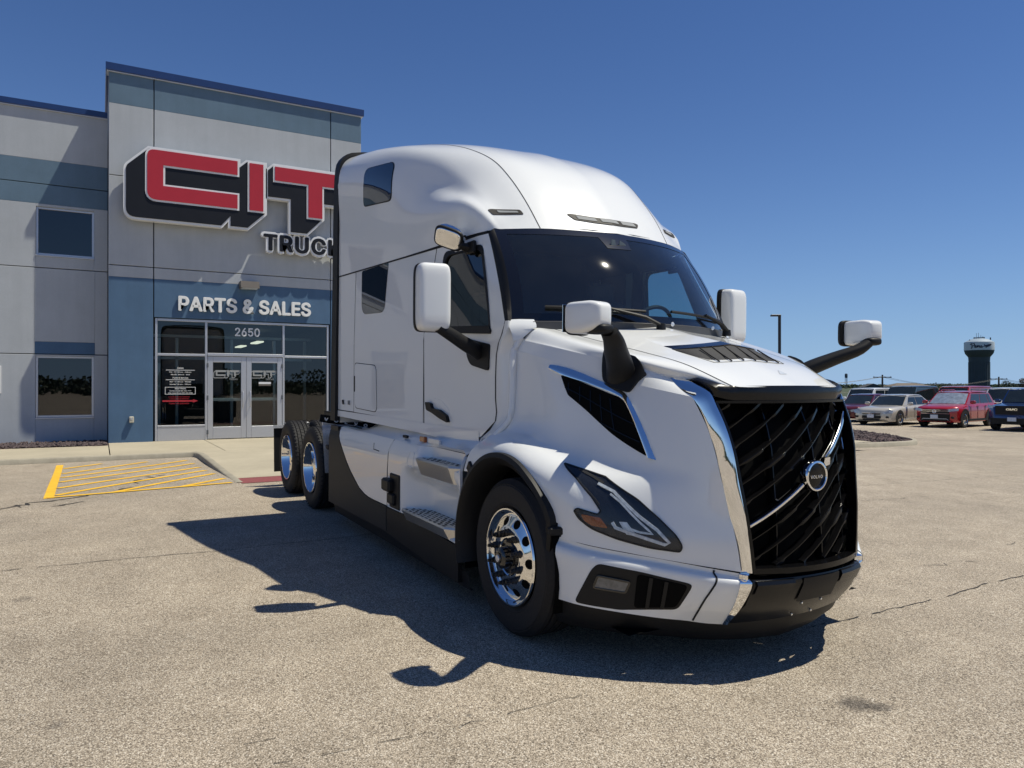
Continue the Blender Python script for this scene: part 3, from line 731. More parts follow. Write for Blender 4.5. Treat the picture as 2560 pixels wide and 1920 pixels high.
SLEEP=[[(-3.238,2.65),(-2.4,2.652),(-1.53,2.647)],[(-3.24,1.9),(-2.4,1.9),(-1.657,1.9)],[(-3.24,1.236),(-2.4,1.215),(-1.636,1.185)]]
REAR=[[(-3.72,2.645),(-3.25,2.645)],[(-3.72,1.9),(-3.25,1.9)],[(-3.72,1.242),(-3.25,1.238)]]
for s in (-1,1):
    cp=CabProj(s)
    dr=bpy.data.objects.new('door',None); COL.objects.link(dr); dr.parent=TK
    b=MB()
    for P in bil(DOORN,7,7,s,{(1,1)}): b.grid(P)
    b.build('door_skin',M_WHITE,dr,40)
    b=MB()
    for P in bil(DOORN,3,5,s,{(1,1)}): b.grid([[(p[0],p[1]-s*.05,p[2]) for p in r] for r in P])
    b.build('door_lining',M_INT,dr,40)
    wc=[(-1.385,2.59),(-.85,2.578),(-.735,2.43),(-.568,1.935),(-1.405,1.975)]
    b=MB(); 
    for P in bil([DOORN[1],DOORN[2]],4,4,s)[1:2]: b.grid([[(p[0],p[1]-s*.012,p[2]) for p in r] for r in P])
    b.build('door_window',M_TINT if s>0 else M_NEARW,dr,40)
    ow=rnd([(-1.40,2.60),(-.842,2.585),(-.555,1.93),(-1.425,1.965)],[.07,.05,.02,.05],4); iw=rnd([(-1.365,2.565),(-.862,2.552),(-.592,1.965),(-1.385,2.0)],[.09,.07,.03,.07],4)
    b=MB(); n=len(ow); Po=[cp(*p) for p in ow]; Pi=[cp(*p) for p in iw]
    for i in range(n):
        j=(i+1)%n; q=[Po[i],Po[j],Pi[j],Pi[i]]; b.add([h+nn*.003 for h,nn in q]+[Pi[i][0]-Pi[i][1]*.03,Pi[j][0]-Pi[j][1]*.03],[(0,1,2,3),(3,2,5,4)])
    b.build('window_seal',M_PLAST,dr,30)
    patch([(-1.30,1.99),(-.575,1.955),(-.55,1.93),(-.56,1.905),(-1.30,1.945)],cp,.014,.014,.06,'sill_strip',M_PLAST,dr)
    # handle in its recess
    hr=rnd([(-1.50,1.425),(-1.33,1.415),(-1.20,1.345),(-1.16,1.25),(-1.30,1.255),(-1.50,1.31)],.04,4)
    patch(hr,cp,.0015,.003,.03,'handle_dish',M_WHITE,dr); loopstrip(cp,hr,.006,.003,'dish_edge',M_WHITE,dr)
    patch(rnd([(-1.565,1.395),(-1.47,1.385),(-1.45,1.345),(-1.33,1.34),(-1.20,1.30),(-1.17,1.245),(-1.30,1.27),(-1.44,1.31),(-1.54,1.33)],.018,4),cp,.030,.035,.025,'handle',M_PLAST,dr)
    b=MB()
    for P in bil(SLEEP,8,14,s): b.grid(P)
    b.build('sleeper_panel',M_WHITE,TK,40)
    b=MB()
    for P in bil(REAR,6,4,s): b.grid(P)
    b.build('rear_panel',M_WHITE,TK,40)
    # sill below the cab
    sb=lambda x:np.interp(x,[-3.72,-3.28,-1.6,-.86,-.7],[1.172,1.164,1.128,1.082,1.075])
    P=[[(x,(cw(x,1.2)+.004)*s,1.232-(1.232-sb(x))*k-.022*(x+3.72)/2.9*(1-k)) for x in np.linspace(-3.72,-.72,24)] for k in (0,.4,1)]+[[(x,(cw(x,1.2)-.10)*s,sb(x)-.02) for x in np.linspace(-3.72,-.72,24)]]
    body(P,s=1,name='cab_sill') if False else MB().grid(P).build('cab_sill',M_WHITE,TK,50)
    MB().grid([[(x,(cw(x,1.2)-.03)*s,z) for x in np.linspace(-3.70,-.5,20)] for z in (1.19,1.5,1.92)]).build('cab_inner',M_GAP,TK,40)
    # gaps
    ribbon([(-3.244,z) for z in np.linspace(1.245,2.65,12)],cp,.008,-.0005,'panel_gap',M_GAP,TK)
    ribbon([(-1.528-.12*min(1,max(0,(2.65-z)/.7)),z) for z in np.linspace(1.185,2.65,14)],cp,.009,.0008,'panel_gap',M_GAP,TK)
    ribbon([(x,1.2365-.0195*(x+3.72)/1.0 if x<-3 else 1.225-.026*(x+3)) for x in np.linspace(-3.72,-1.64,14)],cp,.015,.001,'panel_gap',M_GAP,TK)
    ribbon([(x,2.65) for x in np.linspace(-3.72,-1.1,20)]+[(-.95,2.66),(-.80,2.672)],cp,.014,.003,'belt_gap',M_GAP,TK)
    ribbon([(-.372,1.98),(-.40,1.9),(-.452,1.83),(-.48,1.75),(-.488,1.6),(-.486,1.45),(-.47,1.36),(-.487,1.29),(-.58,1.22),(-.69,1.165)],cp,.013,.002,'door_gap',M_GAP,TK)
    # sleeper windows, locker door, badges
    patch(rnd([(-3.085,2.637),(-2.46,2.645),(-2.50,2.19),(-3.06,2.205)],[.03,.02,.09,.12],5),cp,.003,.006,.06,'sleeper_window',M_NAVYG,TK)
    lk=rnd([(-3.225,1.735),(-2.66,1.705),(-2.635,1.255),(-3.215,1.275)],[.05,.07,.07,.06],5)
    lp=[cp(*p) for p in lk]; b=MB(); n=len(lp); cx_,cz_=-2.93,1.49
    li=[cp(cx_+(p[0]-cx_)*.975,cz_+(p[1]-cz_)*.972) for p in lk]
    b.add([h+nn*.001 for h,nn in lp]+[h+nn*.001 for h,nn in li],[(i,(i+1)%n,(i+1)%n+n,i+n) for i in range(n)]); b.build('locker_gap',M_GAP if s<0 else M_GAP,TK,0)
    patch([(p[0]*.965+cx_*.035,p[1]*.96+cz_*.04) for p in lk],cp,.004,.004,.08,'locker_door',M_WHITE,TK)
    patch(rnd([(-3.235,1.60),(-3.205,1.60),(-3.205,1.44),(-3.235,1.44)],.01,3),cp,.007,.004,.03,'locker_latch',M_PLAST,TK)
    rp=Proj(RV,RFc,(0,1),s) 
    rp.t=Vector((1,0,0))
    uo=rnd([(-3.03,3.632),(-2.50,3.582),(-2.448,3.535),(-2.425,3.245),(-2.46,3.218),(-3.045,3.272)],[.08,.05,.03,.04,.04,.06],5)
    patch([(p[0]+(p[0]+2.7)*.035,p[1]+(p[1]-3.42)*.05) for p in uo],rp,.002,.006,.06,'upper_window_rim',M_PLAST,TK)
    patch(uo,rp,.006,.004,.06,'upper_window',M_NAVYG,TK)
text('VNL',.085,'badge',M_GAP,TK,frame((-3.56,-cw(-3.56,1.33)-.002,1.325),(1,-.06,0),(0,0,1)),.001,.003,1.0)
text('860',.085,'badge',simple('badge_grey',(.3,.31,.32),.3,metal=.6),TK,frame((-3.39,-cw(-3.39,1.33)-.002,1.325),(1,-.06,0),(0,0,1)),.001,.002,1.0)
# rear trim of the sleeper
ext=[(1.245,1.12),(1.238,1.9),(1.228,2.7),(1.222,3.5),(1.215,3.74),(1.195,3.87),(1.13,3.955),(1.0,3.995),(.7,4.025),(0,4.045)]
ring=[(-3.76,-y,z) for y,z in ext]+[(-3.76,y,z) for y,z in reversed(ext[:-1])]
rg=cr(ring,90)
P=[]
for i,p in enumerate(rg):
    q=Vector((0,p[1],p[2]-2.9)); q=Vector((0,q.y,max(0,q.z)*1.1)).normalized() if q.z>0 else Vector((0,1 if p[1]>0 else -1,0))
    p=Vector(p); P.append([p+Vector((.055,0,0))-q*.03,p+Vector((.05,0,0))+q*.008,p+Vector((-.09,0,0))+q*.018,p+Vector((-.09,0,0))-q*.04])
MB().grid(P).build('rear_trim',M_PLAST,TK,40)
MB().grid([[(-3.74,-1.19,1.1),(-3.74,1.19,1.1)],[(-3.74,-1.19,3.7),(-3.74,1.19,3.7)],[(-3.74,-1.0,3.92),(-3.74,1.0,3.92)]]).build('back_wall',M_WHITE,TK,0)
# --- windshield
def wsl(y,t):
    """point on the windshield: y at the lower edge scale, t 0 bottom .. 1 top"""
    yy=y*(1-.0775*t); x0=(.005-.373*y*y)*(1-t)+(-.483-.354*yy*yy)*t; bow=.075*4*t*(1-t)
    return (x0+bow,yy,1.985+(2.694-1.985)*t)
YW=.985
W_=[[wsl(y,t) for y in np.linspace(-YW,YW,41)] for t in np.linspace(0,1,17)]
MB().grid(W_).build('windshield',M_WIND,TK,60,normals=False)
def wband(y0,y1,t0,t1,ny=30,ntt=4,off=.004): return [[(p[0]+off,p[1],p[2]) for p in [wsl(y,t) for y in np.linspace(y0,y1,ny)]] for t in np.linspace(t0,t1,ntt)]
b=MB(); b.grid(wband(-YW,YW,.93,1.0)); b.grid(wband(-YW,YW,0,.075))
for s in (-1,1): b.grid(wband(s*YW,s*(YW-.07),.075,.93,6,20))
b.grid([[(wsl(y,t)[0]+.004,wsl(y,t)[1],wsl(y,t)[2]) for y in np.linspace(-.20-.03*(t-.8)*6,.02+.03*(t-.8)*6,8)] for t in np.linspace(.80,.935,5)])
b.build('windshield_border',M_BLACK,TK,60)
for s in (-1,1):   # pillar trim between glass and door
    P=[]
    for t in np.linspace(0,1,14):
        a=Vector(wsl(s*YW,t)); z=a.z; c=Vector(((-.79 +.418*(1-t)),cw(-.79+.418*(1-t),2.657-.68*(1-t))*s,2.657-.68*(1-t)))
        m=(a+c)/2+Vector((.02,s*.012,0)); P.append([tuple(a+Vector((.004,0,0))),tuple(m),tuple(c+Vector((.004,s*.004,0)))])
    MB().grid(P).build('pillar_trim',M_PLAST,TK,60)
# camera box and wipers
p=wsl(-.09,.86); MB().prism([(-.055,.03),(-.02,.03),(-.012,-.02),(-.055,-.025)],lambda u,v,d:(p[0]+.006+d,p[1]+u*1.0,p[2]+v),0,.006).build('camera_window',simple('camera_face',(.1,.12,.13),.3),TK)
MB().prism([(.02,.03),(.075,.005),(.10,-.035),(.02,-.035)],lambda u,v,d:(p[0]+.006+d,p[1]+u,p[2]+v),0,.006).build('camera_window',MATS['camera_face'],TK)
def wiper(y0,y1,t0,t1,ya,arm):
    w=bpy.data.objects.new('wiper',None); COL.objects.link(w); w.parent=TK
    pts=[Vector(wsl(y0+(y1-y0)*k,t0+(t1-t0)*k))+Vector((.025,0,.01)) for k in np.linspace(0,1,14)]
    MB().tube(pts,.011,6).build('blade',M_PLAST,w)
    mid=pts[7]+Vector((.02,0,.012)); base=Vector(wsl(ya,.02))+Vector((.10,0,-.035))
    MB().tube([base,base.lerp(mid,.3)+Vector((.01,0,.02)),mid],[.022,.018,.010],8,flat=(1.3,.7)).build('arm',arm,w)
    MB().lathe([(0,.02),(.03,.015),(.035,-.03)],tuple(base),'z',12).build('pivot',M_PLAST,w)
wiper(-.80,-.12,.125,.10,-.06,M_PLAST); wiper(.12,.86,.115,.085,.80,M_PLAST)
# cowl between glass and hood
HR=lambda y:(.0-.305*abs(y)**1.9, 1.968-.055*abs(y)**2)
P=[]
for y in np.linspace(-.875,.875,41):
    a=wsl(y,0.0); hx,hz=HR(y); hx=max(hx,a[0]+.02)
    P.append([(a[0]-.01,y,a[2]+.005),(a[0]+.03,y,a[2]-.005),((a[0]+hx)/2+.02,y,(a[2]+hz)/2-.02),(hx+.015,y,hz-.03),(hx+.02,y,hz-.10)])
MB().grid(P).build('cowl',simple('cowl_grey',(.06,.058,.055),.45),TK,50)
for y in (-.66,.1,.62):
    a=wsl(y,0); MB().lathe([(0,.004),(.014,.004),(.016,0)],(a[0]+.035,y,a[2]+.0),'x',10).build('cowl_bolt',M_GALV,TK)
# --- interior
MB().box((-1.1,0,1.30),(1.5,1.85,.06)).build('cab_floor',M_INT,TK)
b=MB(); P=[]
for y in np.linspace(-.93,.93,21):
    a=wsl(y,.06); P.append([(a[0]-.02,y,a[2]-.03),(a[0]-.12,y,a[2]+.005),(a[0]-.30,y,2.03),(-.62-.1*abs(y),y,2.02),(-.70-.1*abs(y),y,1.93),(-.66-.05*abs(y),y,1.6),(-.3,y,1.35)])
b.grid(P).build('dashboard',M_INT,TK,50)
b=MB(); b.grid([[(-2.15,y,z) for y in (-1.05,-.3,.3,1.05)] for z in (1.3,2.0,2.7,3.2)]).build('sleeper_curtain',M_SEAT,TK,0)
b=MB()
for s in (-1,1): b.grid([[(x,(cw(x,2.7)-.05)*s,2.60+.0*x) for x in np.linspace(-2.15,-.85,8)],[(x,.75*s,2.80) for x in np.linspace(-2.15,-.85,8)]])
b.grid([[(x,y,2.80) for y in (-.75,0,.75)] for x in (-2.15,-1.5,-.85)]); b.grid([[(-.85+.34*(1-(y/.95)**2),y,2.715) for y in np.linspace(-.95,.95,11)],[(-.85,y*.8,2.80) for y in np.linspace(-.95,.95,11)]])
b.build('headliner',M_INT,TK,0)
b=MB()
for s in (-1,1): b.grid([[(x,(cw(x,2)-.06)*s,z) for x in (-2.15,-1.7)] for z in (1.3,2.0,2.68)])
b.build('side_lining',M_INT,TK,0)
def seat(y):
    st_=bpy.data.objects.new('driver_seat',None); COL.objects.link(st_); st_.parent=TK
    MB().box((-1.12,y,1.62),(.50,.50,.16),bev=.05).build('cushion',M_SEAT,st_); MB().box((-1.36,y,1.98),(.16,.48,.62),Matrix.Rotation(-.15,3,'Y'),bev=.06).build('backrest',M_SEAT,st_); MB().box((-1.41,y,2.36),(.10,.26,.18),bev=.04).build('headrest',M_SEAT,st_); MB().box((-1.12,y,1.44),(.3,.3,.24)).build('pedestal',M_INT,st_)
seat(.52);seat(-.55)
b=MB(); C0=Vector((-.72,.52,1.99)); A=Matrix.Rotation(R(-62),3,'Y')
b.tube([C0+A@Vector((.215*math.cos(t),.215*math.sin(t),0)) for t in np.linspace(0,2*math.pi,33)],.016,8,False)
for t in (0.3,math.pi-.3,-math.pi/2): b.tube([C0,C0+A@Vector((.21*math.sin(t),.21*math.cos(t),0))],.014,6)
b.build('steering_wheel',M_PLAST,TK)
# --- hood
L0=[(0.0,0,1.972),(.3,0,1.90),(.62,0,1.80),(.9,0,1.69),(1.175,0,1.568)]
L1=[(-.19,.76,1.932),(.2,.66,1.838),(.55,.575,1.758),(.82,.505,1.688),(1.119,.43,1.564)]
L1b=[(-.25,.885,1.930),(.21,.835,1.823),(.57,.73,1.733),(.78,.62,1.667),(.96,.49,1.592)]
L2=[(-.265,.945,1.853),(.14,.905,1.783),(.45,.79,1.711),(.68,.675,1.655),(.80,.585,1.606)]
L3=[(-.33,.98,1.792),(.125,.93,1.70),(.43,.82,1.617),(.75,.695,1.55),(.985,.592,1.503)]
L4=[(-.27,.995,1.55),(.20,.962,1.48),(.50,.857,1.42),(.80,.72,1.372),(1.079,.566,1.33)]
L5=[(-.26,1.02,1.34),(.20,1.0,1.285),(.54,.895,1.225),(.85,.737,1.185),(1.135,.549,1.158)]
L5B=[(-.29,1.06,1.255),(.08,1.063,1.225),(.45,.985,1.145),(.75,.825,1.10),(1.0,.655,1.085),(1.152,.542,1.08)]
L6=[(-.38,1.13,1.205),(-.02,1.157,1.195),(.42,1.115,1.095),(.68,.965,1.04),(.86,.815,1.015),(1.04,.648,1.0),(1.168,.527,1.0)]
L7=[(-.52,1.20,1.10),(-.05,1.217,1.135),(.40,1.19,1.03),(.67,1.06,.945),(.86,.88,.90),(1.05,.67,.872),(1.194,.505,.86)]
L8=[(-.58,1.225,.97),(-.05,1.235,1.0),(.48,1.18,.87),(.72,1.055,.80),(.89,.895,.76),(1.07,.69,.727),(1.229,.493,.715)]
L9=[(-.58,1.225,.80),(-.05,1.235,.82),(.43,1.19,.71),(.68,1.085,.682),(.86,.925,.655),(1.05,.705,.618),(1.241,.477,.585)]
hoodP=surf([L3,[tuple(np.array(p)*.9+np.array(q)*.1) for p,q in zip(L3,L4)],L4,L5,L5B,L6,L7,L8,L9],72,8)
mixl=lambda A,B,t:[tuple(np.array(p)*(1-t)+np.array(q)*t) for p,q in zip(A,B)]
topP=surf([L0,L1,L1b,mixl(L2,L1b,.12),L2,mixl(L2,L3,.16),mixl(L2,L3,.84),L3],60,8)
def smooth_grid(G,it):
    A=np.array(G,float)
    for _ in range(it):
        B=A.copy(); B[1:-1,1:-1]=A[1:-1,1:-1]*.5+.125*(A[:-2,1:-1]+A[2:,1:-1]+A[1:-1,:-2]+A[1:-1,2:])
        A=B
    return [list(map(tuple,r)) for r in A]
hoodP=smooth_grid(hoodP,14)
WX,WZ=-.04,.47
HV=[];HF=[]
for s in (-1,1):
    b=MB(); n=len(hoodP[0]); b.grid(sy(hoodP,s)); keep=[]
    for f in b.F:
        c=sum((Vector(b.V[i]) for i in f),Vector())/len(f)
        if (c.x-WX+.0)**2+(c.z-WZ)**2>.632**2 and not (c.z<.96 and c.x<-.2): keep.append(f)
    b.F=keep; o=len(HV); HV+=[Vector(v) for v in b.V]; HF+=[tuple(i+o for i in f) for f in b.F]
    b.build('hood_side',M_WHITE,TK,60)
tf=[[(p[0],-p[1],p[2]) for p in r] for r in reversed(topP[1:])]+[list(map(tuple,r)) for r in topP]
bt=MB(); bt.grid(tf); o=len(HV); HV+=[Vector(v) for v in bt.V]; HF+=[tuple(i+o for i in f) for f in bt.F]
bt.build('hood_top',M_WHITE,TK,60)
for s in (-1,1):
    P=[]; pts=[Vector((p[0],p[1]*s,p[2])) for p in topP[8]]
    for i,p in enumerate(pts):
        n=Vector((.25,s*.15,.95)).normalized(); d=(pts[min(i+1,len(pts)-1)]-pts[max(0,i-1)]).normalized(); a=d.cross(n).normalized()*.0035; P.append([p-a+n*.0015,p+a+n*.0015])
    MB().grid(P).build('hood_seam',M_GAP,TK,0)
    # pillar side between door gap and hood, with the ridge over it
    P=[]
    for t,(z,xa) in enumerate(((1.985,-.375),(1.90,-.398),(1.84,-.445),(1.76,-.474),(1.6,-.482),(1.45,-.48),(1.36,-.464),(1.30,-.478),(1.23,-.56),(1.16,-.70),(1.08,-.72))):
        xb={0:-.33,1:-.29,2:-.30,3:-.31}.get(t,-.27); y=cw(xa,z)
        yb=[.96,.965,.965,.985,.995,1.008,1.018,1.035,1.09,1.15,1.205][t]; xb2=xb if z>1.3 else np.interp(z,[1.08,1.30],[-.50,-.275])
        P.append([(xa+.006,(y-.05)*s,z),(xa+.008,(y+.004)*s,z),(xa+.05,(y+.012 if z<1.9 else y)*s,z),((xa+xb2)/2,((y+yb)/2+.004)*s,z),(xb2-.02,(yb-.004)*s,z),(xb2,(yb+.004)*s,z),(xb2+.004,(yb-.02)*s,z)])
    MB().grid(P).build('cowl_side',M_WHITE,TK,60)
    MB().grid([[(-.385,1.018*s,1.998),(-.325,.94*s,1.998),(-.265,.862*s,1.996)],[(-.345,1.018*s,1.962),(-.28,.945*s,1.965),(-.228,.866*s,1.963)],[(-.31,1.012*s,1.905),(-.258,.955*s,1.922),(-.212,.872*s,1.938)],[(-.30,1.0*s,1.845),(-.25,.96*s,1.862),(-.225,.89*s,1.930)]]).build('cowl_corner',M_WHITE,TK,60)
    rl=[(-.285,.955,1.872),(-.305,.99,1.81),(-.30,1.012,1.72),(-.285,1.02,1.5),(-.285,1.045,1.32),(-.36,1.11,1.21)]
    b=MB(); b.tube([(x,y*s-.012*s,z) for x,y,z in cr(rl,24)],.030,10,flat=(1.0,.8)); b.build('cowl_ridge',M_WHITE,TK,60)
    # arch trim
    P=[]
    for a in np.linspace(R(-14),R(196),60):
        ro=.648+.01*math.sin(a); ri=.58
        if a<R(40): k=sstep(R(40),R(8),a); ro=ro*(1-k)+min(ro,.50/max(.3,math.cos(a)))*k; ri=ri*(1-k)+min(ri,.45/max(.3,math.cos(a)))*k
        yo=1.236 if a>R(60) else 1.236-.10*(1-max(0,(a-R(-14))/R(74)))**1.2
        P.append([(WX+ro*math.cos(a),(yo-.09)*s,WZ+ro*math.sin(a)),(WX+ro*math.cos(a),(yo+.008)*s,WZ+ro*math.sin(a)),(WX+(ro-.03)*math.cos(a),(yo+.018)*s,WZ+(ro-.03)*math.sin(a)),(WX+ri*math.cos(a),(yo-.02)*s,WZ+ri*math.sin(a)),(WX+(ri-.01)*math.cos(a),(yo-.22)*s,WZ+(ri-.01)*math.sin(a))])
    MB().grid(P).build('wheel_arch_trim',M_PLAST,TK,50)
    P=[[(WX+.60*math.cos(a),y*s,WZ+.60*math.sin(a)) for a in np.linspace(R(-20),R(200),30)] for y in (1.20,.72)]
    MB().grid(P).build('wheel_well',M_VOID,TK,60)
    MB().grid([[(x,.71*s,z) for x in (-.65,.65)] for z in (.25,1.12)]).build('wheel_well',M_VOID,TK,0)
    MB().box((.50,1.165*s,.735),(.09,.10,.05),Matrix.Rotation(.3*s,3,'Z'),bev=.01).build('arch_bracket',M_PLAST,TK)
    MB().box((-.47,1.225*s,.975),(.10,.03,.07),Matrix.Rotation(.6,3,'Y'),bev=.008).build('arch_bracket',M_PLAST,TK)
# --- grille with chrome surround
CI=[(.836,.547,1.613),(.97,.545,1.573),(1.057,.537,1.532),(1.105,.527,1.451),(1.157,.513,1.344),(1.197,.497,1.212),(1.218,.479,1.069),(1.249,.455,.871),(1.264,.434,.70),(1.268,.419,.578)]
CO=[(.80,.59,1.606),(.895,.598,1.545),(.985,.59,1.496),(1.036,.577,1.428),(1.079,.563,1.328),(1.113,.548,1.215),(1.147,.540,1.10),(1.172,.519,.95),(1.207,.488,.74),(1.226,.466,.58)]
ci_=cr(CI,50); co_=cr(CO,50)
def gx(y,z):
    xe=np.interp(z,[.52,.578,.70,.871,1.069,1.212,1.344,1.451,1.532],[1.268,1.268,1.264,1.249,1.218,1.197,1.157,1.105,1.06]); we=np.interp(z,[.578,1.48],[.42,.532])
    return xe+.098*(1-(y/we)**2)
def gw(z): return np.interp(z,[.578,.70,.871,1.069,1.212,1.344,1.48],[.419,.434,.455,.479,.497,.513,.531])
for s in (-1,1):
    P=[]
    for a,c in zip(co_,ci_):
        a=Vector((a[0],a[1]*s,a[2])); c=Vector((c[0],c[1]*s,c[2])); n=Vector((.75,s*.65,.1)); 
        P.append([a-n*.03,a+n*.004,a.lerp(c,.12)+n*.008,a.lerp(c,.55)+n*.010,a.lerp(c,.92)+n*.007,c+n*.001,c-n*.012])
    MB().grid(P).build('grille_surround',M_CHROME,TK,50)
P=[]
up_=[(x,y,z) for x,y,z in [(.836,-.547,1.613),(.97,-.49,1.592),(1.119,-.43,1.564)]]; upc=[tuple(p) for p in cr(up_,8)]
top=[(p[0],p[1],p[2]) for p in upc]+[(1.119+.056*(1-(y/.43)**2),y,1.564+.004*(1-(y/.43)**2)) for y in np.linspace(-.40,.40,17)]+[(p[0],-p[1],p[2]) for p in reversed(upc)]
for p in top:
    y=p[1]*.97; zb=1.482; bx=gx(y,zb)-.004
    if abs(p[1])>.43: y=p[1]*.985
    q=Vector((gx(y,1.482)-.002,y,zb)); t=Vector(p)
    sg_=1 if p[1]>0 else -1; bl_=Vector((.010,0,.008)); bl2=Vector((.008,0,.004))
    if abs(p[1])>.435:
        k=min(1,(abs(p[1])-.43)/.117); zq=1.482+.131*k**.8
        q=Vector((np.interp(zq,[1.451,1.532,1.573,1.613],[1.112,1.062,.975,.84]),sg_*np.interp(zq,[1.451,1.532,1.573,1.613],[.518,.524,.53,.53]),zq)); f_=4*k*(1-k); bl_+=Vector((.030,.022*sg_,.006))*f_; bl2+=Vector((.034,.030*sg_,.004))*f_
    if abs(p[1])>.53: P.append([t+Vector((-.012,0,-.012))]*6); continue
    P.append([t+Vector((-.02,0,-.012)),t+Vector((.004,0,.001)),t.lerp(q,.25)+bl_,t.lerp(q,.6)+bl2,q,q+Vector((-.03,0,-.002))])
MB().grid(P).build('grille_header',M_BUMP,TK,50)
gr=bpy.data.objects.new('grille',None); COL.objects.link(gr); gr.parent=TK
MB().grid([[(gx(y*gw(z),z)-.13-.0,y*gw(z),z) for y in np.linspace(-1,1,9)] for z in np.linspace(.55,1.50,8)]).build('radiator_mesh',M_VOID,gr,0)
def gbar(path,wd,dp,name,mat,out=0.0,par=gr):
    P=[]
    for i,(y,z) in enumerate(path):
        q=path[min(i+1,len(path)-1)]; q0=path[max(i-1,0)]; d=Vector((0,q[0]-q0[0],q[1]-q0[1])).normalized(); n=Vector((0,-d.z,d.y))*(wd[i] if hasattr(wd,'__len__') else wd)/2
        x=gx(y,z)+out; c=Vector((x,y,z)); o_=dp[i] if hasattr(dp,'__len__') else dp
        P.append([c+n+Vector((-.05,0,0)),c+n*1.0+Vector((o_-.012,0,0)),c+n*.55+Vector((o_,0,0)),c-n*.55+Vector((o_,0,0)),c-n+Vector((o_-.012,0,0)),c-n+Vector((-.05,0,0))])
    return MB().grid(P).build(name,mat,par,30)
SLP=.63; C1=1.078
def clip(c):
    out=[]
    for y in np.linspace(-.535,.535,55):
        z=c+SLP*y+.018*(y/.5)**2
        if abs(y)<gw(min(1.48,max(.58,z)))-.012 and .60<z<1.475: out.append((y,z))
    return out
for k in range(-8,9):
    c=C1+k*.106
    if k==0: continue
    path=clip(c)
    if len(path)<3: continue
    wd=[];dp=[]
    for y,z in path:
        ph=((y+.5)*2.6+.37*k)%1.0; big=sstep(.30,.36,ph)*(1-sstep(.62,.68,ph)); wd.append(.012+.013*big); dp.append(-.010+.010*big)
    gbar(path,wd,dp,'slat',M_SLAT,-.045)
for y0 in (-.22,.10,.36):
    z0=.60; gbar([(y0+.03*(z-1.05)*(1 if y0<0 else -.4),z) for z in np.linspace(.595,1.475,18) if abs(y0)<gw(z)],.014,.0,'upright',M_SLAT,-.072)
P=clip(C1)
gbar([p for p in P if p[0]<-.065],.021,.010,'chrome_bar',M_CHROME,-.02); gbar([p for p in P if p[0]>.08],.021,.010,'chrome_bar',M_CHROME,-.02)
b=MB()
for s in (-1,1): b.grid([[(gx(s*gw(z),z)-.06,s*(gw(z)-.001),z),(gx(s*gw(z),z)+.006,s*(gw(z)-.001),z),(gx(s*(gw(z)-.014),z)+.002,s*(gw(z)-.014),z),(gx(s*(gw(z)-.014),z)-.06,s*(gw(z)-.014),z)] for z in np.linspace(.575,1.482,20)])
for z,h in ((.588,.03),(1.478,.014)): b.grid([[(gx(y*gw(z),z)+dx,y*gw(z),z+dz) for dx,dz in ((-.06,h/2),(.004,h/2),(.004,-h/2),(-.06,-h/2))] for y in np.linspace(-1,1,21)])
b.build('grille_frame',M_SLAT,gr,40)
em=bpy.data.objects.new('emblem',None); COL.objects.link(em); em.parent=TK; EX=1.318; EZ=1.075
Rr,rr=.085,.070
MB().lathe([(rr-.002,-.02),(rr,.012),(rr+.004,.016),(Rr-.003,.014),(Rr,.008),(Rr,-.03)],(EX,0,EZ),'x',48).build('ring',M_CHROME,em,40)
MB().lathe([(0,.006),(rr*.6,.005),(rr,.001)],(EX,0,EZ),'x',40).build('disc',M_SLAT,em,40)
c45=math.sqrt(.5)
def er(u,v): return (u*c45-v*c45, u*c45+v*c45)
arrow=[er(.082,-.03),er(.128,-.032),er(.128,.032),er(.082,.03)]
tri_=[(.055,.062),(.062,.10),(.105,.105),(.100,.062),(.062,.055)]
MB().prism([(.050,.070),(.066,.052),(.098,.060),(.100,.100),(.058,.098)],lambda u,v,d:(EX+d,u,EZ+v),-.01,.016).build('arrow',M_CHROME,em,20)
text('VOLVO',.032,'lettering',M_CHROME,em,frame((EX+.0075,0,EZ-.004),(0,1,0),(0,0,1)),.0012,.0011,1.15,space=1.12)
# --- bumper
BT=[(.535,1.158,.703),(.68,1.088,.68),(.86,.93,.653),(.97,.80,.632),(1.08,.675,.61),(1.16,.585,.595),(1.235,.487,.578)]
BC=[(.538,1.185,.655),(.695,1.112,.635),(.88,.952,.608),(.992,.82,.588),(1.102,.692,.566),(1.18,.60,.552),(1.25,.495,.535)]
BM=[(.538,1.185,.50),(.70,1.115,.495),(.87,.95,.475),(.985,.81,.455),(1.085,.685,.44),(1.155,.60,.425),(1.21,.495,.41)]
BB=[(.545,1.172,.355),(.667,1.125,.35),(.845,.955,.33),(.955,.77,.303),(1.02,.65,.29),(1.075,.57,.28),(1.115,.485,.273)]
bumpP=surf([BT,[(a[0]*.5+b_[0]*.5-.014,a[1]*.5+b_[1]*.5-.012,a[2]*.5+b_[2]*.5) for a,b_ in zip(BT,BC)],BC,BM,BB],50,7)
BV=[];BF=[]
